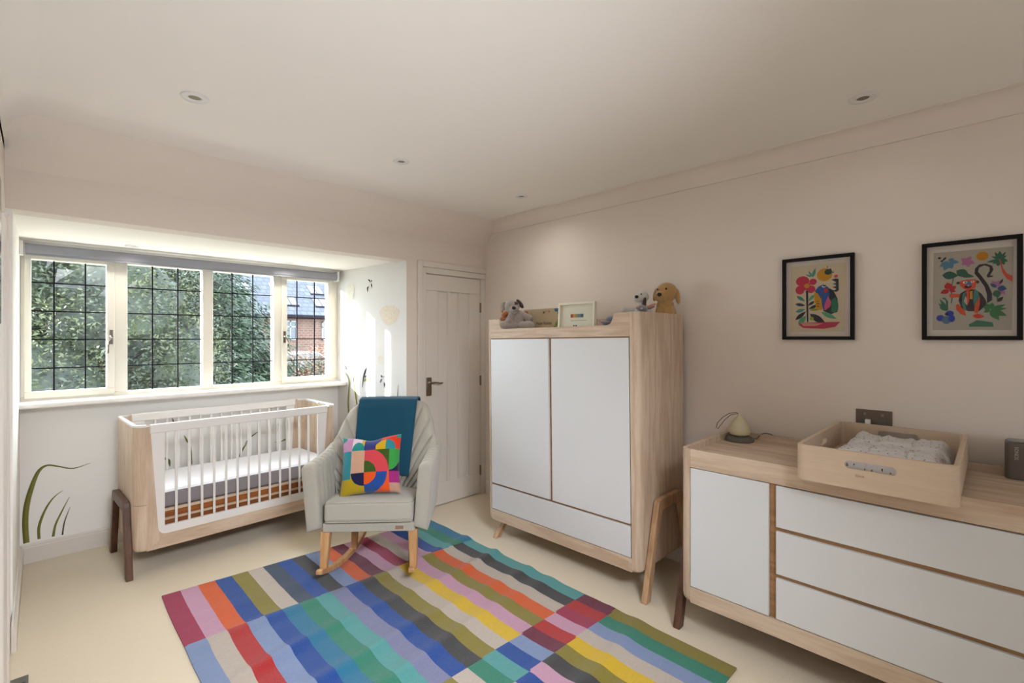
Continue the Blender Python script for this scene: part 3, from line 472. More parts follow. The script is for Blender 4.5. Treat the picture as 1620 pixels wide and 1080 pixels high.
def rug(u, t):
    x, y = rugxy(u, t); e = min(1, min(u, 1-u)*14)*.6+.4
    z = .010
    for (yc, am, wd, sl) in [(2.60, .010, .05, .05), (2.30, .011, .045, .10), (2.02, .010, .05, .06), (1.82, .009, .05, .08), (1.40, .005, .05, .0), (1.20, .007, .05, .1), (2.86, .004, .06, .05)]:
        c = yc+sl*(u-.5)+.025*sin(7*u+yc*5); z += 1.7*am*exp(-((y-c)/wd)**2)*(.45+.55*sin(3.1*u+yc*2)**2)*min(1, u*5+.2)
    z += .0015*noise.noise(Vector((x*6, y*14, 0)))
    return (x+.004*noise.noise(Vector((x*3, y*4, 3))), y, z)
def rugcol(u, t):
    y = rugxy(u, t)[1]; i = min(19, int((u+.002*sin(y*31+u*9))*20)); l1 = 2.645-.05*u; r = ROW1 if y > l1 else ROW2 if y > 1.61 else ROW3 if y > 1.40 else ROW4
    c = srgb(RUGC[r[i]]); return tuple(q**1.22*.92 for q in c[:3])+(1,)
rg = MB().grid(RN, RM, rug, rugcol, flip=True)
k = len(rg.v)                                  # thin side edge down to the carpet
for (fn, n_) in ((lambda s: (s, 0), RN), (lambda s: (s, 1), RN), (lambda s: (0, s), RM), (lambda s: (1, s), RM)):
    b0 = len(rg.v)
    for i in range(n_+1):
        p = rug(*fn(i/n_)); rg.v += [p, (p[0], p[1], .001)]
    for i in range(n_): rg.f.append((b0+2*i, b0+2*i+2, b0+2*i+3, b0+2*i+1)); rg.c.append(rugcol(*[min(.999, max(.001, q)) for q in fn((i+.5)/n_)]))
ro = rg.build('striped_rug', 'rug', smooth=True, sharp=60)
tag(ro, 'multicoloured striped flatweave rug lying rumpled on the cream carpet', 'rug')

# ------------------------------------------------------------ shared furniture pieces
def leg_frame(mat, parent, h, x0, x1, t0, t1, foot=.05, lean=.15, top=.065, place=None, name='leg_frame', seg=6):
    # splayed inverted U; local plane coords (a along depth, z); thickness t0..t1 across
    o = [(x0, 0), (x0+lean*.93, h-.03), (x0+lean, h-.008), (x0+lean+.03, h), (x1-lean-.03, h), (x1-lean, h-.008), (x1-lean*.93, h-.03), (x1, 0)]
    i = [(x1-foot, 0), (x1-foot-lean*.80, h-top-.03), (x1-foot-lean*.95, h-top-.006), (x1-foot-lean*.95-.03, h-top), (x0+foot+lean*.95+.03, h-top), (x0+foot+lean*.95, h-top-.006), (x0+foot+lean*.80, h-top-.03), (x0+foot, 0)]
    mb = MB()
    n = len(o)
    for k in range(n-1):
        a, b = o[k], o[k+1]; c, d = i[n-2-k], i[n-1-k]
        mb.prism([a, b, c, d], 'y', t0, t1)
    # merge coincident walls away
    ob = mb.build(name, mat, parent)
    bm = bmesh.new(); bm.from_mesh(ob.data); bmesh.ops.remove_doubles(bm, verts=bm.verts, dist=1e-5)
    seen = {}
    for f_ in list(bm.faces):
        key = tuple(sorted(v.index for v in f_.verts)); seen.setdefault(key, []).append(f_)
    bmesh.ops.delete(bm, geom=[f_ for fs in seen.values() if len(fs) > 1 for f_ in fs], context='FACES_ONLY')
    bmesh.ops.recalc_face_normals(bm, faces=bm.faces); bm.to_mesh(ob.data); bm.free()
    b = ob.modifiers.new('bevel', 'BEVEL'); b.width = .004; b.segments = 2; b.limit_method = 'ANGLE'; b.angle_limit = radians(40)
    return ob
def curved_side(x0, x1, ys, yo, r, t=.022):
    # plan outline of a side panel: front seam at (x0, ys), rounds to outer plane yo, back seam (x1, ys)
    s = 1 if yo > ys else -1; R = abs(yo-ys)
    out = []; inn = []
    for i in range(9):
        a = pi/2*i/8; out.append((x0+R-R*cos(a), ys+s*R*sin(a))); inn.append((x0+R-(R-t)*cos(a), ys+s*(R-t)*sin(a)))
    for i in range(9):
        a = pi/2*i/8; out.append((x1-R+R*sin(a), ys+s*R*cos(a))); inn.append((x1-R+(R-t)*sin(a), ys+s*(R-t)*cos(a)))
    return out, inn
def shell(out, inn, z0, z1, round_b=0.0, yref=None):
    mb = MB(); n = len(out); vs = []; fs = []
    lev = [(z0, 1.0)] + ([(z0+round_b*.08, .55), (z0+round_b*.3, .25), (z0+round_b*.6, .07), (z0+round_b, 0)] if round_b else []) + [(z1, 0)]
    if not round_b: lev = [(z0, 0), (z1, 0)]
    for z, k in lev:
        for (a, b) in zip(out, inn):
            # pull the outer skin inwards near the bottom so the lower edge is rounded
            vs.append((a[0]+(b[0]-a[0])*k*.95, a[1]+(b[1]-a[1])*k*.95, z)); vs.append((b[0], b[1], z))
    m = 2*n
    for j in range(len(lev)-1):
        for i in range(n-1):
            a = j*m+2*i; fs += [(a, a+2, a+2+m, a+m), (a+1, a+1+m, a+3+m, a+3)]
        for i in (0, n-1): a = j*m+2*i; fs.append((a, a+m, a+1+m, a+1))
    for i in range(n-1):
        fs.append((2*i, 2*i+1, 2*i+3, 2*i+2)); a = (len(lev)-1)*m+2*i; fs.append((a, a+2, a+3, a+1))
    return mb.add(vs, fs)

# ------------------------------------------------------------ wardrobe (local frame: x depth, y along the wall)
WX, WY = 2.32, 1.975
wr = thing('wardrobe', 'tall white two-door wardrobe in pale ash with tan legs, against the right wall', 'wardrobe', (WX, WY, 0), (radians(-.7), 0, 0))
D = .58; SY = .575; OY = .625; ZB = .140; ZT = 1.583
for s in (-1, 1):
    out, inn = curved_side(0, D, s*SY, s*OY, .05)
    shell(out, inn, ZB, ZT+.002, .03).build('side_panel', 'ash_v', wr, smooth=True, sharp=50, bevel=.0015)
MB().box(D-.02, D-.002, -SY, SY, ZB+.02, ZT-.0).build('back_panel', 'ash_v', wr)
MB().box(.02, D-.02, -SY-.02, SY+.02, 1.478, 1.496).build('top_board', 'ash_y', wr); MB().box(.02, D-.02, -SY, SY, ZB+.01, ZB+.03).build('bottom_board', 'ash_y', wr)
n0, n1 = -.478, .492   # notch limits along y
prof = [(-SY, 1.450), (SY, 1.450), (SY, ZT)]+[(n1+.018, ZT)]+[(n1+.012, ZT-.004), (n1+.006, ZT-.02), (n1-.006, ZT-.048), (n1-.022, ZT-.064), (n1-.045, 1.513)]+[(n0+.045, 1.513), (n0+.022, ZT-.064), (n0+.006, ZT-.048), (n0-.006, ZT-.02), (n0-.012, ZT-.004), (n0-.018, ZT), (-SY, ZT)]
prof = [(-SY, 1.447), (SY, 1.447), (SY, ZT), (n1+.004, ZT), (n1-.006, ZT-.006), (n1-.012, ZT-.03), (n1-.020, 1.528), (n1-.034, 1.516), (n1-.05, 1.513), (n0+.055, 1.513), (n0+.038, 1.517), (n0+.022, 1.528), (n0+.012, ZT-.03), (n0+.004, ZT-.006), (n0-.006, ZT), (-SY, ZT)]
MB().prism(prof, 'x', 0, .020).build('front_rail', 'ash_y', wr, bevel=.002)
MB().prism([(-SY, ZB+.001), (SY, ZB+.001), (SY, .217), (-SY, .217)], 'x', 0, .022).build('bottom_rail', 'ash_y', wr, bevel=.002)
MB().box(.012, .03, -SY, SY, .21, 1.45).build('carcass_front', 'gap', wr)
for (y0, y1) in ((-.5745+.006, .004-.008), (.021, .5745-.006)): 
    MB().box(-.003, .016, y0, y1, .407, 1.440).build('door', 'white', wr, bevel=.002)
MB().box(-.003, .016, -.5685, .5685, .2215, .392).build('drawer', 'white', wr, bevel=.002)
lg = MB().lathe([(.0085, -.0016), (.0100, -.0016), (.0100, 0), (.0085, 0)], (0, -.50, .190), 28, 'x'); lo = lg.build('embossed_ring', 'emboss', wr, smooth=True, sharp=40)
lo.scale = (1, 1, 1); lo.data.transform(Matrix.Translation((0, .50, -.190))); lo.data.transform(Matrix.Scale(1.7, 4)); lo.data.transform(Matrix.Translation((-.0, -.478, .185)))
MB().prism([(-.478+.007*sin(a)*(1 if a < pi else 1), .1825+.0075*(-cos(a))*(1 if cos(a) > 0 else 1.6)) for a in [2*pi*i/16 for i in range(16)]], 'x', -.0015, 0).build('embossed_drop', 'emboss', wr)
text('GAIA', 'embossed_lettering', 'emboss', .022, (-.001, -.530, .193), (pi/2, 0, -pi/2), wr)
text('BABY', 'embossed_lettering', 'emboss', .022, (-.001, -.530, .170), (pi/2, 0, -pi/2), wr)
wl1 = leg_frame('oakleg', wr, .535, 0, .58, -.660, -.627); wl1.rotation_euler = (radians(.7), 0, 0)
wl2 = leg_frame('oakleg', wr, .535, 0, .58, .535, .568); wl2.rotation_euler = (radians(.7), 0, 0)
# left frame sits under the carcass: cut at its underside
for v in wl2.data.vertices:
    if v.co.z > .15:
        fr_ = (.142)/v.co.z if v.co.z else 1
for v in wl2.data.vertices: v.co.z = min(v.co.z, .142+.0*v.co.z)

# ------------------------------------------------------------ chest of drawers
DX = 2.24; DW = 1.035; D0 = 1.088; D1 = -.52
ch = thing('chest_of_drawers', 'long white and ash chest of drawers with dark walnut legs and a tray top', 'dresser', (DX, (D0+D1)/2, 0))
cy = (D0+D1)/2; hy = (D0-D1)/2; sy = hy-.053; DD = .66
for s in (-1, 1):
    out, inn = curved_side(0, DD, s*sy, s*hy, .05)
    shell(out, inn, .160, .905, .03).build('side_panel', 'ash_v', ch, smooth=True, sharp=50, bevel=.0015)
MB().box(DD-.02, DD-.002, -sy, sy, .18, .902).build('back_panel', 'ash_y', ch)
MB().box(.018, DD-.02, -sy-.03, sy+.03, .852, .870).build('tray_top', 'ash_y', ch)
MB().box(0, .018, -sy, sy, .818, .905).build('front_rail', 'ash_y', ch, bevel=.002)
MB().box(0, .018, -sy, sy, .161, .238).build('bottom_rail', 'ash_y', ch, bevel=.002)
MB().box(.012, .03, -sy, sy, .23, .83).box(.03, DD-.02, -sy, sy, .165, .18).build('carcass_front', 'gap', ch)
MB().box(-.003, .014, .682-cy, 1.031-cy, .242, .815).build('door', 'white', ch, bevel=.002)
for (z0, z1) in ((.242, .4165), (.435, .617), (.636, .813)):
    MB().box(-.003, .014, -sy+.004, .653-cy, z0, z1).build('drawer', 'white', ch, bevel=.002)
leg_frame('walnut', ch, .40, 0, .62, hy+.0005, hy+.036, foot=.045, lean=.11)
leg_frame('walnut', ch, .40, 0, .62, -hy-.036, -hy-.0005, foot=.045, lean=.11)

# changing tray
ct = thing('changing_tray', 'pale wooden changing box with handle slots, straddling the chest of drawers', 'tray', (2.525, .315, .90))
CX, CY = .375, .24; t = .016; ZT2 = .122; ZL = -.004
def slot_wall(mb, along, fixed0, fixed1, half, zlo, zhi, slot_half, zc, sr=.015):
    # wall in plane (a,z) with a rounded slot, extruded between fixed0 and fixed1 on the other axis
    def P(p, q): return (p[0], p[1])
    ax = 'y' if along == 'x' else 'x'; R_ = lambda x0, x1, z0, z1: mb.prism([(x0, z0), (x1, z0), (x1, z1), (x0, z1)], ax, fixed0, fixed1)
    e = slot_half+sr; n = 5
    R_(-half, half, zc+sr, zhi); R_(-half, half, zlo, zc-sr); R_(-half, -e, zc-sr, zc+sr); R_(e, half, zc-sr, zc+sr)
    for sx in (-1, 1):
        for sz in (-1, 1):
            arcp = [(sx*(slot_half+sr*sin(pi/2*i/n)), zc+sz*sr*cos(pi/2*i/n)) for i in range(n+1)]
            mb.prism([(sx*e, zc+sz*sr)]+(arcp if sx*sz > 0 else arcp[::-1]), ax, fixed0, fixed1)
rr = .03
def wall_part(name, along, f0, f1, half, zlo, sh, zc=.078): 
    mb = MB(); slot_wall(mb, along, f0, f1, half, zlo, ZT2, sh, zc); return mb.build(name, 'ply', ct)
wall_part('front_wall', 'y', -CX, -CX+t, CY-rr, -.016, .062, .072)
wall_part('back_wall', 'y', CX-t, CX, CY-rr, ZL, .062, .082)
wall_part('side_wall', 'x', CY-t, CY, CX-rr, .002, .045)
wall_part('side_wall', 'x', -CY, -CY+t, CX-rr, .002, .045)
for sx, sy2, a0 in ((1, 1, 0), (-1, 1, 90), (-1, -1, 180), (1, -1, 270)):
    cx_, cy_ = sx*(CX-rr), sy2*(CY-rr); zl = -.016 if sx < 0 else .002
    MB().prism(arc(cx_, cy_, rr, a0, a0+90, 8)+arc(cx_, cy_, rr-t, a0+90, a0, 8), 'z', zl, ZT2).build('corner', 'ply', ct, smooth=True, sharp=50)
MB().box(-CX+t, CX-t, -CY+t, CY-t, .004, .014).build('base_board', 'ply', ct)
text('GAIA', 'engraved_lettering', 'gap', .012, (-CX-.0005, .03, .035), (pi/2, 0, -pi/2), ct, .0003)
# quilted changing mat
def matz(u, v):
    x = -.28+.60*v; y = -.205+.365*u; e = min(u, 1-u, v*1.2, (1-v)*1.2); h = .088*(1-exp(-e*14))
    for a in (.33, .66): h -= .010*exp(-((u-a)/.03)**2)
    h -= .010*exp(-((v-.5)/.025)**2)
    h += .012*noise.noise(Vector((u*5, v*6, 1)))+.004*noise.noise(Vector((u*22, v*22, 1)))+.018*exp(-((u-.08)/.10)**2)*(v > 0)+.016*exp(-((u-.95)/.10)**2)
    return (x+.006*noise.noise(Vector((u*9, v*9, 4))), y+.006*noise.noise(Vector((u*9, v*9, 9))), .0145+max(h, 0))
rnd = random.Random(5); dots = [((i+.5+rnd.uniform(-.25, .25))/13, (j+.5+rnd.uniform(-.25, .25))/19, rnd.choice(['5A4A44', '7A6A60', '8A7A90', 'A07870'])) for i in range(13) for j in range(19)]
dg = {}
for d in dots: dg.setdefault((int(d[0]*13), int(d[1]*19)), []).append(d)
def matc(u, v):
    for a in (-1, 0, 1):
        for b in (-1, 0, 1):
            for d in dg.get((int(u*13)+a, int(v*19)+b), []):
                if ((u-d[0])*.365)**2+((v-d[1])*.60)**2 < .0030**2: return srgb(d[2])
    return srgb('DAD6D4')
mt = MB().grid(170, 250, matz, matc).build('changing_mat', 'quilt', None, smooth=True, sharp=80); mt.location = (2.525, .315, .90)
tag(mt, 'soft white quilted changing mat with small dots, lying in the wooden box', 'changing mat')
# night light
nl = thing('night_light', 'cream pear-shaped night light on a grey base with a brown cord loop', 'lamp', (2.776, .995, .870))
MB().lathe([(0, 0), (.072, 0), (.074, .006), (.070, .018), (.055, .028), (.045, .030), (0, .030)], n=40).build('base', 'lamp_base', nl, smooth=True, sharp=40)
MB().lathe([(0, .028), (.035, .029), (.050, .038), (.056, .052), (.055, .068), (.049, .088), (.040, .106), (.030, .120), (.018, .132), (.010, .141), (.008, .149), (.006, .152), (0, .153)], n=40).build('shade', 'lamp_glass', nl, smooth=True)
lp = [(0, 0, .145), (-.010, .012, .158), (-.03, .045, .152), (-.045, .075, .128), (-.055, .10, .095), (-.056, .108, .068), (-.05, .10, .062), (-.045, .085, .085), (-.04, .065, .115), (-.025, .04, .143), (-.006, .01, .152)]
MB().tube(lp, .0018, 6).build('strap', 'strap', nl, smooth=True)
MB().tube([(.06, -.03, .008), (.09, -.06, .006), (.11, -.075, .03), (.122, -.09, .038), (.128, -.12, .036), (.150, -.14, .02)], .0022, 6).build('power_cable', 'strap', nl, smooth=True)
# speaker
sp = thing('speaker', 'small taupe portable speaker on the chest of drawers at the right edge', 'speaker', (2.858, -.098, .870))
MB().prism(rrect(-.045, .045, -.062, .062, .022), 'z', .0, .150).build('speaker_body', 'speaker', sp, smooth=True, sharp=50, bevel=.004)
MB().prism(rrect(-.040, .040, -.057, .057, .02), 'z', .150, .156).build('top_panel', 'speaker_top', sp, smooth=True, sharp=50, bevel=.003)
MB().prism(rrect(-.042, .042, -.059, .059, .02), 'z', -.0005, .004).build('rubber_foot', 'black', sp)
text('SONOS', 'logo_lettering', 'pale_ink', .016, (-.0462, .030, .108), (pi/2, pi/2, -pi/2), sp)
# socket
so = thing('wall_socket', 'pewter double wall socket above the changing box', 'socket', (XR, .415, 1.045))
MB().box(-.006, 0, -.073, .073, -.043, .043).build('face_plate', 'socket', so, bevel=.003)
for y in (-.035, .035): 
    MB().box(-.008, -.005, y-.018, y+.018, -.030, .008).build('socket_insert', 'lamp_base', so, bevel=.001)
    MB().box(-.010, -.005, y-.006, y+.006, .014, .028).build('switch', 'steel', so, bevel=.001)
MB().box(-.030, -.006, .01, .032, -.032, -.004).build('plug', 'plastic', so, bevel=.003)

from mathutils.geometry import tessellate_polygon
# ------------------------------------------------------------ framed prints
def print_mesh(parent, A, w_, h_):
    mb = MB(); x = 0; 
    for k, c, d in A:
        mb.col = srgb(c); x += 1; dz = .0004+.00003*x
        if k in ('bg', 'p'): P = [(a, b) for a, b in d]
        elif k == 'e': P = [(d[0]+d[2]*cos(q), d[1]+d[3]*sin(q)) for q in [2*pi*i/20 for i in range(20)]]
        else:
            asp = w_/h_; a = Vector((d[0]*asp, d[1])); b = Vector((d[2]*asp, d[3])); n = (b-a); L = n.length; n = Vector((-n.y, n.x))/L; P = []
            for i in range(9): q = a.lerp(b, i/8)+n*d[4]*.5*sin(pi*(i/8)**.85); P.append((q.x/asp, q.y))
            for i in range(7, 0, -1): q = a.lerp(b, i/8)-n*d[4]*.5*sin(pi*(i/8)**.85); P.append((q.x/asp, q.y))
        vs = [(-dz, w_/2-a/1000*w_, b/1000*h_-h_/2) for a, b in P]
        mb.add(vs, [tuple(t) for t in tessellate_polygon([[Vector((v[1], v[2], 0)) for v in vs]])])
    return mb.build('print', 'print', parent)
for (yc, zc, w_, h_, A, lb) in [(.6555, 1.657, .329, .442, ART1, 'black-framed print of a blue and green frog beside a pink flower'), (.071, 1.660, .322, .446, ART2, 'black-framed print of an orange and black monkey among flowers')]:
    pf = thing('framed_print', lb, 'picture', (XR-.024, yc, zc), group=None)
    fw = .0175; fr = MB().box(-.0, .022, -w_/2, w_/2, h_/2-fw, h_/2).box(0, .022, -w_/2, w_/2, -h_/2, -h_/2+fw).box(0, .022, -w_/2, -w_/2+fw, -h_/2+fw, h_/2-fw).box(0, .022, w_/2-fw, w_/2, -h_/2+fw, h_/2-fw)
    fr.build('frame', 'black', pf, bevel=.0015)
    MB().box(.016, .018, -w_/2+fw, w_/2-fw, -h_/2+fw, h_/2-fw).build('mount', 'mount', pf)
    pr = print_mesh(pf, A, w_, h_); pr.location = (.0157, 0, 0)
    MB().box(.006, .008, -w_/2+fw, w_/2-fw, -h_/2+fw, h_/2-fw).build('picture_glass', 'picglass', pf)
# ------------------------------------------------------------ cot
cr = thing('cot', 'white barred cot with pale ash curved ends and dark walnut legs under the window', 'cot', (.39, 3.60, 0), (0, 0, radians(2.7)))
CL, CD = 1.275, .60
for s in (0, 1):
    out, inn = curved_side(0, CD, .062 if not s else CL-.062, 0 if not s else CL, .06, .02)
    out = [(b, a) for a, b in out]; inn = [(b, a) for a, b in inn]
    shell(out, inn, .150, .430, .025).build('end_panel_base', 'ash_v', cr, smooth=True, sharp=50)
    shell(out, inn, .4325, .902).build('end_panel', 'ash_v', cr, smooth=True, sharp=50)
    shell(out, inn, .902, .9165).build('end_cap', 'cribwhite', cr, smooth=True, sharp=50, bevel=.002)
for y0 in (0, CD-.018):
    f_ = -1 if y0 == 0 else 1; ya, yb = (y0, y0+.018)
    L = [(.062, .150), (CL-.062, .150), (CL-.062, .905), (CL-.080, .905), (CL-.118, .277), (CL-.123, .257), (CL-.136, .241), (CL-.157, .234), (.157, .234), (.136, .241), (.123, .257), (.118, .277), (.080, .905), (.062, .905)]
    MB().prism([L[0], L[1], L[7], L[8]], 'y', ya, yb).build('bottom_rail', 'ash_x', cr)
    MB().prism([L[0], L[8], L[9], L[10], L[11], L[12], L[13]], 'y', ya, yb).build('stile', 'ash_v', cr); MB().prism([L[1], L[2], L[3], L[4], L[5], L[6], L[7]], 'y', ya, yb).build('stile', 'ash_v', cr)
    ya, yb = (y0-.004, y0+.016) if y0 == 0 else (y0+.002, y0+.022)
    p = MB(); p.prism([(.157, .2345), (CL-.157, .2345), (CL-.152, .284), (.152, .284)], 'y', ya, yb)
    p.prism([(.082, .862), (.1185, .277), (.1235, .2575), (.1365, .2415), (.157, .2345), (.152, .284), (.152, .862)], 'y', ya, yb).prism([(CL-a, z) for a, z in [(.082, .862), (.1185, .277), (.1235, .2575), (.1365, .2415), (.157, .2345), (.152, .284), (.152, .862)]], 'y', ya, yb)
    p.build('side_panel', 'cribwhite', cr)
    MB().box(.078, CL-.078, ya-.004, yb+.004, .8615, .916).build('top_rail', 'cribwhite', cr, bevel=.006, seg=3)
    for k in range(13):
        x = .213+k*(1.054-.213)/12+(0.0); MB().box(x-.0070, x+.0070, ya+.004, yb-.003, .284, .8625).build('bar', 'cribwhite', cr, bevel=.003)
MB().box(.03, CL-.03, .024, CD-.024, .385, .488).build('mattress', 'mattress', cr, bevel=.018, seg=4)
def shf(u, v):
    x = .034+(CL-.068)*u; y = .020+(CD-.040)*v; e = min(min(u, 1-u)*CL, min(v, 1-v)*CD)
    return (x, y, .4945-.012*max(0, 1-e/.014)**2+.002*noise.noise(Vector((x*9, y*9, 0))))
MB().grid(80, 40, shf).build('fitted_sheet', 'sheet', cr, smooth=True)
MB().box(.03, CL-.03, .024, .05, .362, .380).box(.03, CL-.03, .022, .048, .308, .322).build('base_rail', 'ash_x', cr, bevel=.002)
MB().box(.03, CL-.03, .034, .046, .322, .362).box(.03, CL-.03, .034, .046, .245, .308).box(.03, CL-.03, .05, CD-.03, .362, .372).build('base_board', 'slat', cr)
for (t0, t1) in ((.001, .036), (-CL-.036, -CL-.001)):
    g = leg_frame('walnut', cr, .445, -.002, CD+.006, t0, t1, foot=.05, lean=.105, top=.06); g.rotation_euler = (0, 0, pi/2)

# ------------------------------------------------------------ rocking chair (local: x right, y back)
rc = thing('rocking_chair', 'oatmeal fabric rocking chair with fluted wings, standing on the striped rug', 'chair', (1.369, 2.585, .014), (0, 0, radians(-41.7)))
def lerp(t, ks):
    if t <= ks[0][0]: return ks[0][1]
    for (a, va), (b, vb) in zip(ks, ks[1:]):
        if t <= b:
            q = (t-a)/(b-a); q = q*q*(3-2*q)*.5+q*.5; return va+(vb-va)*q
    return ks[-1][1]
ZB0, ZT0 = .32, .968
def bw(z): return lerp(z, [(.32, .255), (.50, .29), (.62, .335), (.70, .352), (.80, .322), (.90, .290), (.968, .262)])
def by(x, z):
    u = x/bw(z); s = lerp(z, [(.5, 1.25), (.72, 1.0), (.85, .55), (.968, .22)])
    return .43+(z-.32)*.43-.145*min(abs(u), 1.1)**2.3*s
def groove(x, z):
    q = x/max(.05, (z-.05))**1.5; g = 0; k = (q/.135); d = abs(k-math.floor(k)-.5)
    return exp(-((.5-d)/.0)**2) if False else exp(-((abs(((k+.5) % 1)-.5))/.10)**2)
def bfront(u, v):
    U = 2*u-1; z = ZB0+(ZT0-ZB0)*v-.028*abs(U)**8*v**4; x = bw(z)*U*(1-.05*v**20)
    y = by(x, z)-.055+.045*abs(U)**14+.04*v**26
    gr = groove(x, z)*min(1, max(0, (1-abs(U))*12+.25)); y += .022*gr-.006
    return (x, y, z)
def bback(u, v):
    U = 2*u-1; z = ZB0+(ZT0-ZB0)*v-.028*abs(U)**8*v**4; x = bw(z)*U*(1-.05*v**20)
    return (x, by(x, z)+.045-.04*abs(U)**14-.03*v**26+.02, z)
nb, mb_ = 140, 70
B = MB().grid(nb, mb_, bfront); B.grid(nb, mb_, bback, flip=True)
st = (nb+1)*(mb_+1)
for i in range(nb): B.f.append((mb_*(nb+1)+i, mb_*(nb+1)+i+1, st+mb_*(nb+1)+i+1, st+mb_*(nb+1)+i)); B.f.append((i+1, i, st+i, st+i+1))
for j in range(mb_): a = j*(nb+1); B.f.append((a, a+nb+1, st+a+nb+1, st+a)); a += nb; B.f.append((a+nb+1, a, st+a, st+a+nb+1))
B.build('backrest', 'fabric', rc, smooth=True, sharp=70)
def arm(side):
    th = .088; N = 44
    ys = [-.002, .0, .004, .012, .022]+[.03+.011*i for i in range(46)]
    vs = []; fs = []
    for k, y in enumerate(ys):
        ins = [.026, .014, .006, .001, 0][k] if k < 5 else 0
        zt = .688+.03*max(0, (y-.25)/.3)**2-.0*y; sec = []
        gr = 0
        for g in [.085+.062*i for i in range(8)]: gr += exp(-((y-g)/.0085)**2)
        pts = []
        # outer bottom -> outer top -> round -> inner top -> inner bottom
        for i in range(10): pts.append((-th/2, .287+(zt-th*.42-.287)*i/9, 0))
        for i in range(1, 14): a = pi-pi*i/14; pts.append((th/2*cos(a), zt-th*.42+th*.42*sin(a), max(0, min(1, (i-3)/5))))
        for i in range(12): pts.append((th/2, zt-th*.42-(zt-th*.42-.31)*i/11, 1))
        for (px_, pz, gw) in pts:
            cxx, czz = 0, (.287+zt)/2; x = px_; z = pz
            if ins: x *= 1-ins*2/th; z = czz+(z-czz)*(1-ins/.2)
            if gw and gr: d = .017*gr*gw; x -= d*(px_/(th/2)); z -= d*.9*(1 if abs(px_) < th/2*.95 else 0)
            lean = -(z-.287)*.085; narrow = -.0
            sec.append(((-.318 if side < 0 else -.300)+x+lean, y, z))
        vs += sec
    n = len(pts)
    for k in range(len(ys)-1):
        for i in range(n-1): fs.append((k*n+i, k*n+i+1, (k+1)*n+i+1, (k+1)*n+i))
        fs.append((k*n+n-1, k*n, (k+1)*n, (k+1)*n+n-1))
    fs.append(tuple(range(n))); fs.append(tuple((len(ys)-1)*n+i for i in range(n-1, -1, -1)))
    if side > 0: vs = [(-a, b, c) for a, b, c in vs]
    o = MB().add(vs, fs).build('armrest', 'fabric', rc, smooth=True, sharp=70)
arm(-1); arm(1)
cu = MB().box(-.258, .258, -.012, .46, -.052, .066).build('seat_cushion', 'fabric', rc, bevel=.022, seg=5); cu.location = (0, 0, .400); cu.rotation_euler = (radians(-5), 0, 0)
pp = MB()
for z, y in ((.0625, -.0085), (-.0485, -.0085)):
    loop = [(-.250+.0, y+.02, z), (-.246, y, z), (.246, y, z), (.250, y+.02, z), (.2545, .2, z), (.2545, .42, z)]
    pp.tube([(-.2545, .42, z), (-.2545, .2, z)]+loop, .0032, 6)
po_ = pp.build('piping', 'fabric', cu, smooth=True)
MB().box(-.268, .268, .004, .52, .287, .340).build('seat_rail', 'fabric', rc, bevel=.006, seg=3)
MB().box(.155, .202, .000, .006, .301, .320).build('leather_tag', flat('tan_leather_tag', '8A7058', .7), rc, bevel=.001)
for s in (-1, 1):
    MB().add([(s*.282, .010, .292), (s*.228, .010, .292), (s*.228, .064, .292), (s*.282, .064, .292), (s*.281, -.012, .07), (s*.240, -.012, .07), (s*.240, .026, .065), (s*.281, .026, .065)],
             [(0, 1, 2, 3), (7, 6, 5, 4), (0, 4, 5, 1), (1, 5, 6, 2), (2, 6, 7, 3), (3, 7, 4, 0)]).build('leg', 'beech', rc, bevel=.004)
    MB().add([(s*.215, .42, .30), (s*.168, .42, .30), (s*.168, .46, .30), (s*.215, .46, .30), (s*.206, .365, .020), (s*.170, .365, .020), (s*.170, .40, .022), (s*.206, .40, .022)],
             [(0, 1, 2, 3), (7, 6, 5, 4), (0, 4, 5, 1), (1, 5, 6, 2), (2, 6, 7, 3), (3, 7, 4, 0)]).build('leg', 'beech', rc, bevel=.004)
    pts = []; fs = []; n = 40
    for i in range(n+1):
        y = -.078+.76*i/n; x = s*lerp(y, [(-.078, .262), (.62, .170)]); z = (y-.30)**2*.56 if y < .3 else (y-.30)**2*.62; hh = .032*(1-.35*(i < 1))
        pts += [(x-.017, y, z), (x+.017, y, z), (x+.017, y, z+hh), (x-.017, y, z+hh)]
    for i in range(n):
        for k in range(4): fs.append((4*i+k, 4*i+(k+1) % 4, 4*i+4+(k+1) % 4, 4*i+4+k))
    fs += [(3, 2, 1, 0), (4*n, 4*n+1, 4*n+2, 4*n+3)]
    MB().add(pts, fs).build('rocker', 'beech', rc, bevel=.004, sharp=40)
# blanket
def blk(u, v):
    # v 0 front hem ... 1 rear hem
    ztop = ZT0+.012; fl = .47; tot = fl+.10+.33; s = v*tot
    tp = min(1, s/fl); xl = -.193-.025*tp; xr = .172+.022*tp; x = xl+(xr-xl)*u
    if s < fl:
        z = ZT0-fl+s+.010*(u-.5); zz = min(z, ZT0-.02); k = max(0, (s-fl+.05)/.05)
        y = min(by(x, zz), by(0, zz)-.004*abs(x)*10)-.078+.03*k*k; fo = 1-tp*.7
        y -= .010*fo*(sin(u*11+1.2)*.6+.5*sin(u*23+2.0*v))*.7+.004*noise.noise(Vector((u*3, v*5, 2)))
        if k > 0: z = z+.012*k
    elif s < fl+.10:
        a = (s-fl)/.10; y0 = by(x, ZT0-.02)-.048; y = y0+a*.125; z = ztop+.012*sin(pi*a)-.004*a
    else:
        z = ztop-(s-fl-.10)-.004; y = by(x, max(z, .5))+.078
    return (x, y, z)
bk_ = MB().grid(60, 110, blk).build('blanket', 'teal', None, smooth=True); bk_.location = rc.location; bk_.rotation_euler = rc.rotation_euler
sm = bk_.modifiers.new('solid', 'SOLIDIFY'); sm.thickness = .009; sm.offset = 1
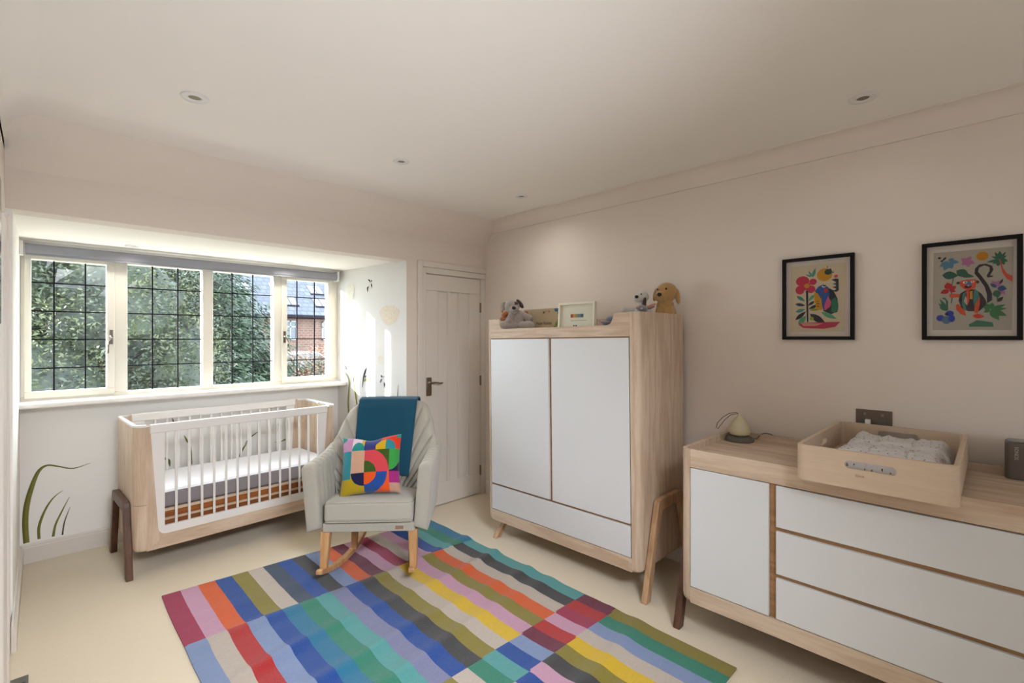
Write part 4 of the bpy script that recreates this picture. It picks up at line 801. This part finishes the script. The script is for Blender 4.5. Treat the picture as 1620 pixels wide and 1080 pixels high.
tag(bk_, 'folded teal wool blanket draped over the rocking chair backrest', 'blanket')
# patchwork cushion
def pat(p, q):
    T = dict(teal='1E8C86', pink='C08CB0', pale='E2CDDA', yel='D8AC10', navy='343A7C', nav2='1A1E48', red='E03A20', bteal='2C8A96', tan='CFA388', dgr='3E5A20', grn='3C9E48', coral='D84850', blue='22509A', org='EE5A1C', mag='A82C7C', beige='C49A86', oliv='BCA018')
    if p < .09 and q < .13-.8*p: return T['teal']
    if p > .93 and q < .07: return T['teal']
    if q < .27:
        if p < .20: return T['pink']
        if p < .41:
            if ((p-.31)/.11)**2+((q-.27)/.17)**2 < 1: return T['teal']
            return T['yel'] if p > .36 else T['pale']
        if p < .62 and not (p > .60): 
            return T['navy']
        d = ((p-.76)/.17)**2+((q-.25)/.17)**2
        if d < 1: return T['yel'] if p < .76 else T['bteal']
        return T['navy'] if p < .68 else T['red']
    if p < .19: return T['bteal'] if q < .74 else T['oliv']
    r = sqrt((p-.42)**2+(q-.65)**2)
    if q < .65:
        if p < .42: return T['tan']
        if p < .83: return T['dgr'] if r < .20 else T['coral'] if r < .41 else T['dgr']
        return T['grn'] if (p-.83)**2/.17**2+((q-.36)/.24)**2 < 1.25 else T['nav2']
    if p < .42: return T['nav2'] if r < .22 else T['oliv']
    if p > .83: return T['mag'] if q < .84 else T['beige']
    return T['org'] if r < .20 else T['blue'] if r < .38 else T['org']
def pil(sgn):
    def f_(u, v):
        U, V = 2*u-1, 2*v-1; a, b = .188, .185
        x = a*U*(1-.07*(1-V*V)*U*U); z = -b*V*(1-.09*(1-U*U)*V*V)
        h = .070*((1-U*U)*(1-V*V))**.42; h += .006*noise.noise(Vector((U*2.5, V*2.5, sgn*3)))*min(1, (1-abs(U))*6)*min(1, (1-abs(V))*6)
        z -= .018*exp(-(U/.35)**2)*max(0, -V)**3; return (x, -sgn*max(h, .0), z)
    return f_
P_ = MB().grid(130, 130, pil(1), lambda u, v: tuple(q*.85 for q in srgb(pat(u, v))[:3])+(1,), flip=False); P_.grid(60, 60, pil(-1), lambda u, v: srgb('343A7C'), flip=True)
pw = P_.build('patchwork_cushion', 'patch', None, smooth=True, sharp=100)
F_ = (sin(YAW), cos(YAW)); R_ = (cos(YAW), -sin(YAW))
pw.location = (F_[0]*3.02+R_[0]*-.893, F_[1]*3.02+R_[1]*-.893, .638)
pw.rotation_euler = (Matrix.Rotation(radians(-43), 3, 'Z')@Matrix.Rotation(radians(-24), 3, 'X')@Matrix.Rotation(radians(-4), 3, 'Y')).to_euler()
tag(pw, 'square patchwork cushion of bright circles and squares leaning on the rocking chair seat', 'cushion')

# ------------------------------------------------------------ soft toys and things on top of the wardrobe
def plushie(name, parts, mat, parent, vox=.0045, smooth=6):
    mb = MB()
    for p in parts:
        if len(p) == 2: mb.ellipsoid(p[0], p[1] if isinstance(p[1], tuple) else (p[1],)*3)
        else:
            a, b, r = Vector(p[0]), Vector(p[1]), p[2]; n = max(2, int((b-a).length/(min(r)*.45)))
            for i in range(n+1): q = i/n; rr_ = r[0]*(1-q)+r[1]*q; mb.ellipsoid(a.lerp(b, q), (rr_,)*3, nu=12, nv=8)
    o = mb.build(name, mat, parent, smooth=True)
    m = o.modifiers.new('remesh', 'REMESH'); m.mode = 'VOXEL'; m.voxel_size = vox; m.use_smooth_shade = True
    s = o.modifiers.new('smooth', 'SMOOTH'); s.factor = .6; s.iterations = smooth
    return o
def ell(name, c, r, mat, parent, rot=None): return MB().ellipsoid(c, r, rot, 20, 14).build(name, mat, parent, smooth=True)
from mathutils import Euler
ZS = 1.4965
def face_cam(x, y): return atan2(y, x)-pi/2
g = thing('plush_dog', 'grey plush dog with one dark brown ear sitting on the left of the wardrobe top', 'soft toy', (2.47, 2.445, ZS), (0, 0, face_cam(2.47, 2.445)))
plushie('body', [((0, 0, .075), (.058, .05, .078)), ((-.036, -.012, .174), (.056, .052, .049)), ((-.022, -.052, .152), (.034, .030, .028)), ((-.035, -.02, .12), (-.062, -.055, .07), (.026, .024)), ((.03, -.01, .12), (.092, -.035, .088), (.026, .026)),
   ((-.02, -.03, .035), (-.100, -.065, .036), (.034, .034)), ((.03, -.03, .035), (.095, -.065, .036), (.032, .032)), ((-.062, -.055, .068), (.027, .027, .024))], 'pgrey', g)
ell('ear', (.022, -.008, .196), (.017, .012, .040), 'pdark', g, Euler((0, radians(-38), 0))); ell('ear', (-.098, -.005, .178), (.022, .012, .034), 'pgrey', g, Euler((0, radians(12), 0)))
ell('eye_patch', (-.010, -.040, .196), (.020, .014, .014), 'pdark', g); ell('nose', (-.022, -.082, .162), (.014, .009, .012), 'nose', g)
ell('eye', (-.052, -.056, .184), (.0045, .0035, .0045), 'nose', g); ell('eye', (-.014, -.055, .188), (.0045, .0035, .0045), 'nose', g)
g = thing('plush_reindeer', 'ginger plush toy with tan ears sitting half behind the grey plush dog', 'soft toy', (2.47, 2.575, ZS), (0, 0, face_cam(2.47, 2.575)))
plushie('body', [((0, 0, .06), (.042, .04, .06)), ((.012, -.015, .115), (.038, .036, .034)), ((-.0, -.02, .03), (-.035, -.045, .025), (.022, .02))], 'porange', g)
ell('ear', (-.022, -.005, .160), (.010, .008, .028), 'ptan', g, Euler((0, radians(-12), 0))); ell('ear', (.035, -.0, .158), (.010, .008, .024), 'ptan', g, Euler((0, radians(20), 0))); ell('scarf', (.014, -.018, .088), (.034, .034, .009), 'porange', g)
ell('nose', (.020, -.052, .112), (.008, .006, .007), 'nose', g)
bo = thing('picture_book', 'kraft-brown picture book standing between the grey plush dog and the white frame', 'book', (2.60, 2.325, ZS), (0, radians(4), 0))
MB().box(-.012, .012, -.178, .178, 0, .160).build('cover', 'book', bo, bevel=.002)
MB().box(.0125, .014, -.17, .17, .006, .155).build('back_board', 'cream', bo)
text('Peter Rabbit', 'title_lettering', 'ink', .030, (-.0127, -.035, .052), (pi/2, 0, -pi/2), bo, .0002)
dc = MB()
for (y, z, a, b, h) in [(-.15, .145, .018, .012, '4E6E8C'), (-.168, .125, .010, .012, '4E6E8C'), (-.135, .150, .01, .006, '6E86A0'), (-.155, .045, .014, .018, '7E8A44'), (-.165, .070, .010, .014, '94963E'), (-.14, .022, .014, .010, '6A7A40'), (-.168, .100, .008, .008, '8C9A60'), (.148, .135, .020, .016, 'A0603C'), (.13, .118, .012, .008, 'C0A090'), (-.03, .132, .006, .009, '3E3A38'), (-.08, .137, .008, .006, 'A06A3C'), (-.05, .138, .004, .004, 'A06A3C'), (-.10, .012, .012, .007, '4A4A44')]:
    dc.col = srgb(h); dc.add([(-.0126, y+a*cos(q), z+b*sin(q)) for q in [2*pi*i/12 for i in range(12)]], [tuple(range(12))])
dc.build('cover_print', 'print', bo)
fm = thing('small_white_frame', 'cream box frame with a row of coloured squares standing on the wardrobe top', 'picture', (2.50, 1.925, ZS), (0, radians(3), radians(2)))
w_, h_ = .290, .182
MB().box(-.014, .014, -w_/2, w_/2, 0, .014).box(-.014, .014, -w_/2, w_/2, h_-.014, h_).box(-.014, .014, -w_/2, -w_/2+.014, .014, h_-.014).box(-.014, .014, w_/2-.014, w_/2, .014, h_-.014).build('frame', 'cream', fm, bevel=.0015)
MB().box(.004, .008, -w_/2+.012, w_/2-.012, .012, h_-.012).build('mount', 'cream', fm)
for i, h in enumerate(['B8604A', 'D89A5C', '8CA05C', '6E8CA0', '5A7484']):
    o = MB(); o.col = srgb(h); y = .042-i*.0205; o.box(.0015, .004, y-.0095, y+.0095, .083, .106).build('coloured_square', 'print', fm)
MB().box(.003, .004, -.075, .05, .062, .064).box(.003, .004, .0, .012, .025, .033).box(.003, .004, .020, .03, .025, .033).build('caption', 'ink', fm)
MB().box(-.006, -.004, -w_/2+.012, w_/2-.012, .012, h_-.012).build('glazing', 'picglass', fm)
wbk = thing('wooden_block', 'small brown wooden block behind the white frame', 'block', (2.70, 1.80, ZS))
MB().box(-.02, .02, -.03, .03, 0, .062).build('block_body', 'block', wbk, bevel=.003); MB().box(-.022, -.0195, -.02, .02, .015, .045).build('face_inlay', 'ash_y', wbk)
wh = thing('plush_whale', 'small slate-blue rounded toy with a pale edge at the notch of the wardrobe top', 'soft toy', (2.44, 1.615, ZS), (0, 0, face_cam(2.44, 1.615)))
plushie('body', [((0, 0, .032), (.052, .035, .032)), ((.0, 0, .05), (.040, .03, .030))], 'pblue', wh, .004)
ell('brim', (-.012, -.012, .040), (.062, .034, .008), 'pbunny', wh, Euler((0, radians(6), 0))); ell('fin', (-.058, -.005, .044), (.020, .008, .006), 'pblue', wh, Euler((0, radians(25), 0)))
td = thing('plush_retriever', 'golden plush retriever sitting at the right end of the wardrobe top', 'soft toy', (2.795, 1.452, ZS), (0, 0, face_cam(2.795, 1.452)))
plushie('body', [((.006, 0, .085), (.066, .056, .090)), ((.008, -.005, .235), (.068, .062, .062)), ((-.028, -.048, .205), (.040, .036, .034)), ((0, 0, .15), (.055, .05, .05)), ((.03, -.03, .12), (.02, -.07, .03), (.028, .026)), ((-.03, -.03, .12), (-.045, -.07, .03), (.028, .026)), ((.02, -.02, .03), (.02, -.06, .03), (.030, .028))], 'ptan', td)
ell('ear', (.074, -.010, .208), (.016, .026, .050), 'ptan', td, Euler((0, radians(-8), 0))); ell('ear', (-.060, -.002, .222), (.013, .024, .042), 'ptan', td, Euler((0, radians(10), 0)))
ell('nose', (-.034, -.084, .216), (.014, .009, .012), 'nose', td); ell('eye', (.006, -.065, .252), (.006, .0045, .0065), 'nose', td); ell('eye', (-.044, -.054, .250), (.005, .0045, .006), 'nose', td)
wd = thing('plush_white_dog', 'white plush dog with a black nose and grey ear beside the golden retriever toy', 'soft toy', (2.70, 1.560, ZS), (0, 0, face_cam(2.70, 1.56)))
plushie('body', [((.012, 0, .08), (.050, .045, .085)), ((.000, -.0, .205), (.042, .042, .040)), ((-.028, -.035, .196), (.026, .026, .024)), ((.0, 0, .14), (.035, .035, .04)), ((-.02, -.02, .12), (-.105, -.03, .122), (.024, .018)), ((.03, -.04, .03), (.03, -.06, .03), (.026, .024))], 'pwhite', wd)
ell('ear', (.014, -.042, .160), (.012, .008, .042), 'pdark', wd, Euler((0, radians(8), 0))); ell('nose', (-.032, -.060, .204), (.012, .008, .010), 'nose', wd); ell('paw_pad', (-.112, -.035, .124), (.016, .018, .020), 'pwhite', wd); ell('eye', (-.004, -.042, .222), (.004, .003, .005), 'nose', wd)
bn = thing('plush_bunny', 'small slate bunny comforter with pink ears in front of the white plush dog', 'soft toy', (2.53, 1.462, ZS), (0, 0, face_cam(2.53, 1.462)))
plushie('body', [((0, 0, .06), (.034, .03, .06)), ((0, -.005, .118), (.034, .030, .026))], 'pbunny', bn, .004)
ell('ear', (.050, -.002, .136), (.034, .008, .010), 'ppink', bn, Euler((0, radians(-24), 0))); ell('ear', (.045, .016, .128), (.030, .008, .009), 'pbunny', bn, Euler((0, radians(-14), 0)))
ell('collar', (-.022, -.008, .098), (.024, .026, .018), 'pmint', bn); ell('cheek', (-.024, -.020, .126), (.012, .010, .010), 'ppink', bn); ell('nose', (-.002, -.036, .120), (.006, .004, .005), 'pwhite', bn)
mu = thing('mustard_ball', 'small mustard felt toy at the end of the wardrobe notch, lowest of the toy group', 'soft toy', (2.62, 1.610, ZS), (0, 0, face_cam(2.62, 1.61)))
plushie('body', [((0, 0, .055), (.034, .03, .055)), ((.008, 0, .085), (.026, .022, .022))], 'pmustard', mu, .004); ell('button', (.0, -.030, .07), (.008, .003, .008), 'pdark', mu)
